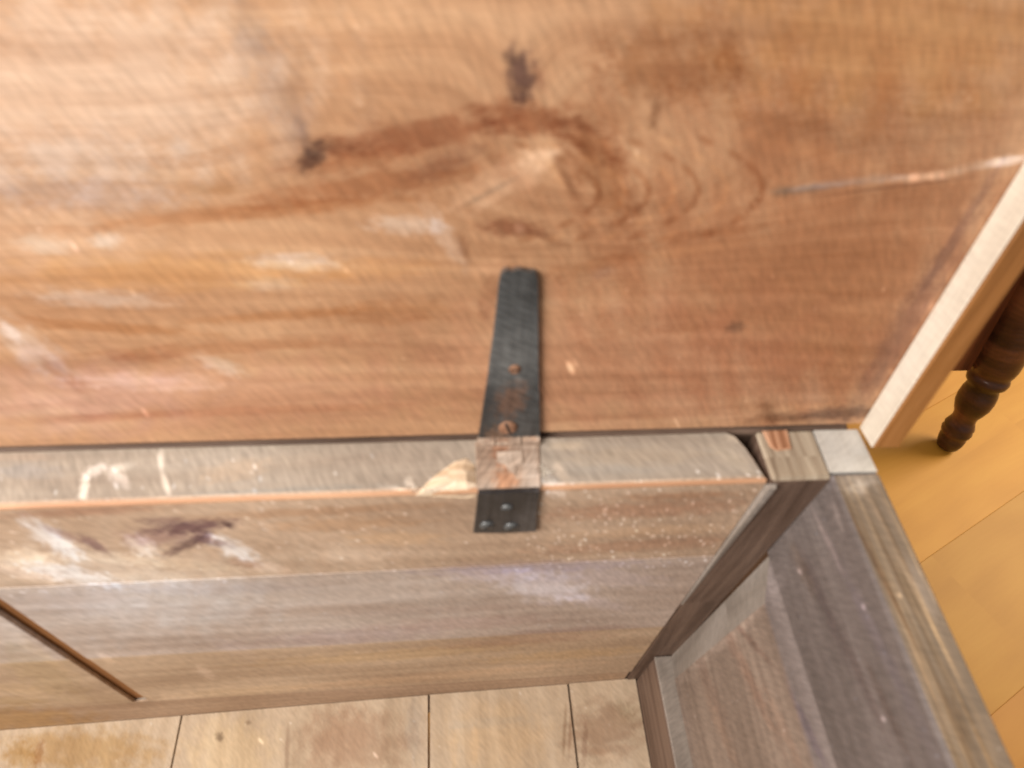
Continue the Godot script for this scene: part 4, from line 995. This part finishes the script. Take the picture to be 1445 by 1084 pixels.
# ---------------------------------------------------------------- the iron hinge
func hinge(chest: Node3D) -> void:
	var root := Node3D.new()
	root.name = "strap_hinge"
	chest.add_child(root, true)
	var lf := lid_frame()
	var in_lid := func(a: float, b: float, d: float) -> Vector3: return lf * Vector3(a, b, d)
	var uv := grain(1, Vector2(0.12, 0.12))
	var st := begin()
	var strap := PackedVector2Array([Vector2(0.0172, 0.001), Vector2(0.0185, 0.0112), Vector2(0.0209, 0.044), Vector2(0.0236, 0.080), Vector2(0.0246, 0.098), Vector2(0.0252, 0.113), Vector2(0.0262, 0.1195), Vector2(0.0285, 0.1212), Vector2(0.0312, 0.1206), Vector2(0.0350, 0.1212), Vector2(0.0384, 0.1200), Vector2(0.0422, 0.1196), Vector2(0.0434, 0.1150), Vector2(0.0476, 0.065), Vector2(0.0532, 0.0075), Vector2(0.0536, 0.001)])
	prism(st, strap, 0.0002, 0.0034, 0.0008, in_lid, uv)
	put("strap", st.commit(), M.iron, root)
	# the knuckle lies bare and rusty across the back board's top
	st = begin()
	var over := func(a: float, b: float, d: float) -> Vector3: return Vector3(a, d, b)
	var plate := PackedVector2Array([Vector2(0.0158, ZB + 0.0035), Vector2(0.0535, ZB + 0.003), Vector2(0.0512, ZI - 0.001), Vector2(0.0156, ZI - 0.001)])
	prism(st, plate, RIM - 0.001, RIM + 0.0009, 0.0004, over, grain(0, Vector2(0.12, 0.12)))
	put("knuckle_plate", st.commit(), M.rusty, root)
	st = begin()
	var pin := PackedVector2Array()
	for k in 10:
		pin.append(Vector2(0.0032 * cos(TAU * k / 10.0) + RIM + 0.0016, 0.0032 * sin(TAU * k / 10.0) + ZB + 0.0038))
	for seg: Array in [[0.0172, 0.0268], [0.0276, 0.0422], [0.043, 0.0532]]:
		prism(st, pin, seg[0], seg[1], 0.0, func(a: float, b: float, d: float) -> Vector3: return Vector3(d, a, b), uv)
	put("knuckle", st.commit(), M.rusty, root)
	st = begin()
	var tongue := PackedVector2Array([Vector2(0.0278, ZB + 0.011), Vector2(0.0425, ZB + 0.0105), Vector2(0.0422, ZB + 0.0195), Vector2(0.0385, ZB + 0.0205), Vector2(0.0372, ZB + 0.0265), Vector2(0.0345, ZB + 0.024), Vector2(0.0318, ZB + 0.0195), Vector2(0.0278, ZB + 0.018)])
	prism(st, tongue, RIM + 0.0009, RIM + 0.0015, 0.0003, over, grain(2, Vector2(0.12, 0.12), Vector2(0.5, 0.3)))
	put("tongue", st.commit(), M.rusty, root)
	# the leaf bent down over the inner face
	st = begin()
	var leaf := PackedVector2Array([Vector2(0.0143, -0.0475), Vector2(0.034, -0.0492), Vector2(0.0528, -0.0488), Vector2(0.0506, -0.0226), Vector2(0.0502, 0.0012), Vector2(0.0160, 0.0012), Vector2(0.0152, -0.024)])
	prism(st, leaf, ZI + 0.0002, ZI + 0.0026, 0.0006, func(a: float, b: float, d: float) -> Vector3: return Vector3(a, RIM + b, d), uv)
	put("leaf", st.commit(), M.black_iron, root)
	# screws
	var head := func(r: float, h: float) -> Mesh:
		var s := begin()
		lathe(s, PackedVector2Array([Vector2(r, 0.0), Vector2(r * 0.93, h * 0.5), Vector2(r * 0.7, h * 0.85), Vector2(r * 0.35, h), Vector2(0.0001, h * 1.04)]), 18)
		var mesh := s.commit()
		mesh.surface_set_material(0, M.rust if r > 0.005 or r < 0.0035 else M.iron)
		var cut := begin()
		var turn := Basis(Vector3.UP, r * 900.0)
		var q := []
		for v: Vector3 in [Vector3(-r * 0.85, h * 0.5, -r * 0.13), Vector3(r * 0.85, h * 0.5, -r * 0.13), Vector3(r * 0.85, h * 0.5, r * 0.13), Vector3(-r * 0.85, h * 0.5, r * 0.13), Vector3(-r * 0.75, h * 1.08, -r * 0.13), Vector3(r * 0.75, h * 1.08, -r * 0.13), Vector3(r * 0.75, h * 1.08, r * 0.13), Vector3(-r * 0.75, h * 1.08, r * 0.13)]:
			q.append(turn * v)
		hexa(cut, q, grain(0, Vector2(0.12, 0.12)))
		mesh = cut.commit(mesh)
		mesh.surface_set_material(1, M.slot_iron)
		return mesh
	var face_out := Basis(Vector3.RIGHT, deg_to_rad(90))
	for s: Array in [[0.0344, 0.0125, 0.0056, 0.0016], [0.0358, 0.0583, 0.0034, 0.001]]:
		put("screw", head.call(s[2], s[3]), null, root, Transform3D(lf.basis * face_out, lf * Vector3(s[0], s[1], 0.0033)))
	for s: Array in [[0.0222, -0.0375, 0.0046], [0.0370, -0.0405, 0.0046], [0.033, -0.016, 0.0036]]:
		put("screw", head.call(s[2], 0.0018), null, root, Transform3D(face_out, Vector3(s[0], RIM + s[1], ZI + 0.0025)))
	# pale torn wood where the edge has splintered beside the knuckle
	st = begin()
	var rr := RandomNumberGenerator.new()
	rr.seed = 9
	var ring := [Vector3(-0.0186, -0.0012, ZI + 0.0006), Vector3(-0.013, 0.0002, ZI - 0.0052), Vector3(-0.0088, 0.0002, ZI - 0.0095), Vector3(-0.002, 0.0002, ZI - 0.0150), Vector3(0.0040, 0.0002, ZI - 0.0195), Vector3(0.0105, 0.0002, ZI - 0.0212), Vector3(0.0150, 0.0002, ZI - 0.0165), Vector3(0.0153, 0.0002, ZI - 0.004), Vector3(0.0148, -0.0052, ZI + 0.0004), Vector3(0.0095, -0.0074, ZI + 0.0004), Vector3(0.001, -0.0052, ZI + 0.0004), Vector3(-0.009, -0.0036, ZI + 0.0004)]
	var hub := Vector3(0.0045, RIM + 0.0042, ZI - 0.0055)
	var inner := []
	for p: Vector3 in ring:
		inner.append((p + Vector3(0, RIM, 0)).lerp(hub, 0.5) + Vector3(0, rr.randf_range(0.0005, 0.0016), rr.randf_range(0.0, 0.0012)))
	for k in ring.size():
		var j := (k + 1) % ring.size()
		var a: Vector3 = ring[k] + Vector3(0, RIM, 0)
		var b: Vector3 = ring[j] + Vector3(0, RIM, 0)
		face(st, [a, b, inner[j], inner[k]], Vector3(0, 1, 0.4), grain(0, Vector2(0.12, 0.12)))
		face(st, [inner[k], inner[j], hub], Vector3(0, 1, 0.4), grain(0, Vector2(0.12, 0.12)))
	put("splintered_edge", st.commit(), M.splinter, chest.get_node("back_board"))
	st = begin()
	for k in 46:      # fibres standing up round the splinter and the leaf
		var c := Vector3(rr.randf_range(-0.022, -0.008), RIM + 0.0004, ZI - rr.randf_range(0.0, 0.004))
		if k % 3 == 1:
			c = Vector3(rr.randf_range(0.0505, 0.056), RIM + 0.0004, ZI - rr.randf_range(-0.0005, 0.016))
		elif k % 3 == 2:
			c = Vector3(rr.randf_range(0.049, 0.0545), RIM - rr.randf_range(0.0, 0.05), ZI + 0.0003)
		var d := Vector3(rr.randf_range(-1, 1), rr.randf_range(0.1, 0.7), rr.randf_range(-0.2, 0.8)).normalized() * rr.randf_range(0.002, 0.005)
		var w := d.cross(Vector3(0.3, 0.5, 0.8)).normalized() * 0.00028
		hexa(st, [c - w, c + w, c + w + Vector3(0, 0.0004, 0), c - w + Vector3(0, 0.0004, 0), c + d - w * 0.3, c + d + w * 0.3, c + d + w * 0.3 + Vector3(0, 0.0002, 0), c + d - w * 0.3 + Vector3(0, 0.0002, 0)], grain(0, Vector2(0.12, 0.12)))
	var fib := put("wood_fibres", st.commit(), M.raw, chest.get_node("back_board"))
	fib.set_meta("kind", "stuff")

# ---------------------------------------------------------------- dark turned leg of a small table behind
func side_table() -> void:
	var root := Node3D.new()
	root.name = "side_table"
	root.position = Vector3(0.8437, 0, -0.5652)
	add_child(root)
	tag(root, "dark wooden table of which one turned leg shows beyond the lid's edge", "table")
	var lean := Basis(Vector3.RIGHT, -atan2(0.0363, 0.15))
	var prof := PackedVector2Array([Vector2(0.0005, 0.0), Vector2(0.011, 0.001), Vector2(0.0165, 0.006), Vector2(0.0195, 0.016), Vector2(0.0205, 0.026), Vector2(0.0188, 0.031), Vector2(0.0222, 0.036), Vector2(0.0235, 0.042), Vector2(0.0215, 0.047), Vector2(0.0228, 0.052), Vector2(0.0205, 0.058), Vector2(0.0178, 0.066), Vector2(0.0182, 0.076), Vector2(0.0225, 0.086), Vector2(0.0262, 0.098), Vector2(0.0272, 0.110), Vector2(0.0262, 0.123), Vector2(0.0235, 0.134), Vector2(0.0245, 0.139), Vector2(0.0292, 0.144), Vector2(0.0305, 0.151), Vector2(0.0288, 0.157), Vector2(0.0262, 0.161), Vector2(0.0300, 0.167), Vector2(0.0318, 0.178), Vector2(0.0322, 0.21), Vector2(0.033, 0.30), Vector2(0.033, 0.62)])
	var st := begin()
	lathe(st, prof, 32)
	var leg_mesh := st.commit()
	var back_lean := Basis(Vector3.RIGHT, atan2(0.0363, 0.15))
	for c: Array in [[0.0, 0.0, lean], [-0.46, 0.0, lean], [0.0, -0.42, back_lean], [-0.46, -0.42, back_lean]]:
		put("leg", leg_mesh, M.turned, root, Transform3D(c[2], Vector3(c[0], 0, c[1])))
	# a dark red board fixed against the leg, its lower end cut square
	st = begin()
	chamfer_box(st, Vector3(-0.078, 0.158, -0.034), Vector3(-0.028, 0.60, -0.008), 0.0025, grain(1, Vector2(0.4, 0.3)))
	put("side_board", st.commit(), M.turned_red, root, Transform3D(lean, Vector3.ZERO))
	st = begin()
	chamfer_box(st, Vector3(-0.52, 0.59, -0.35), Vector3(0.06, 0.62, -0.07), 0.006, grain(0, Vector2(0.4, 0.3)))
	put("table_top", st.commit(), M.turned_red, root)
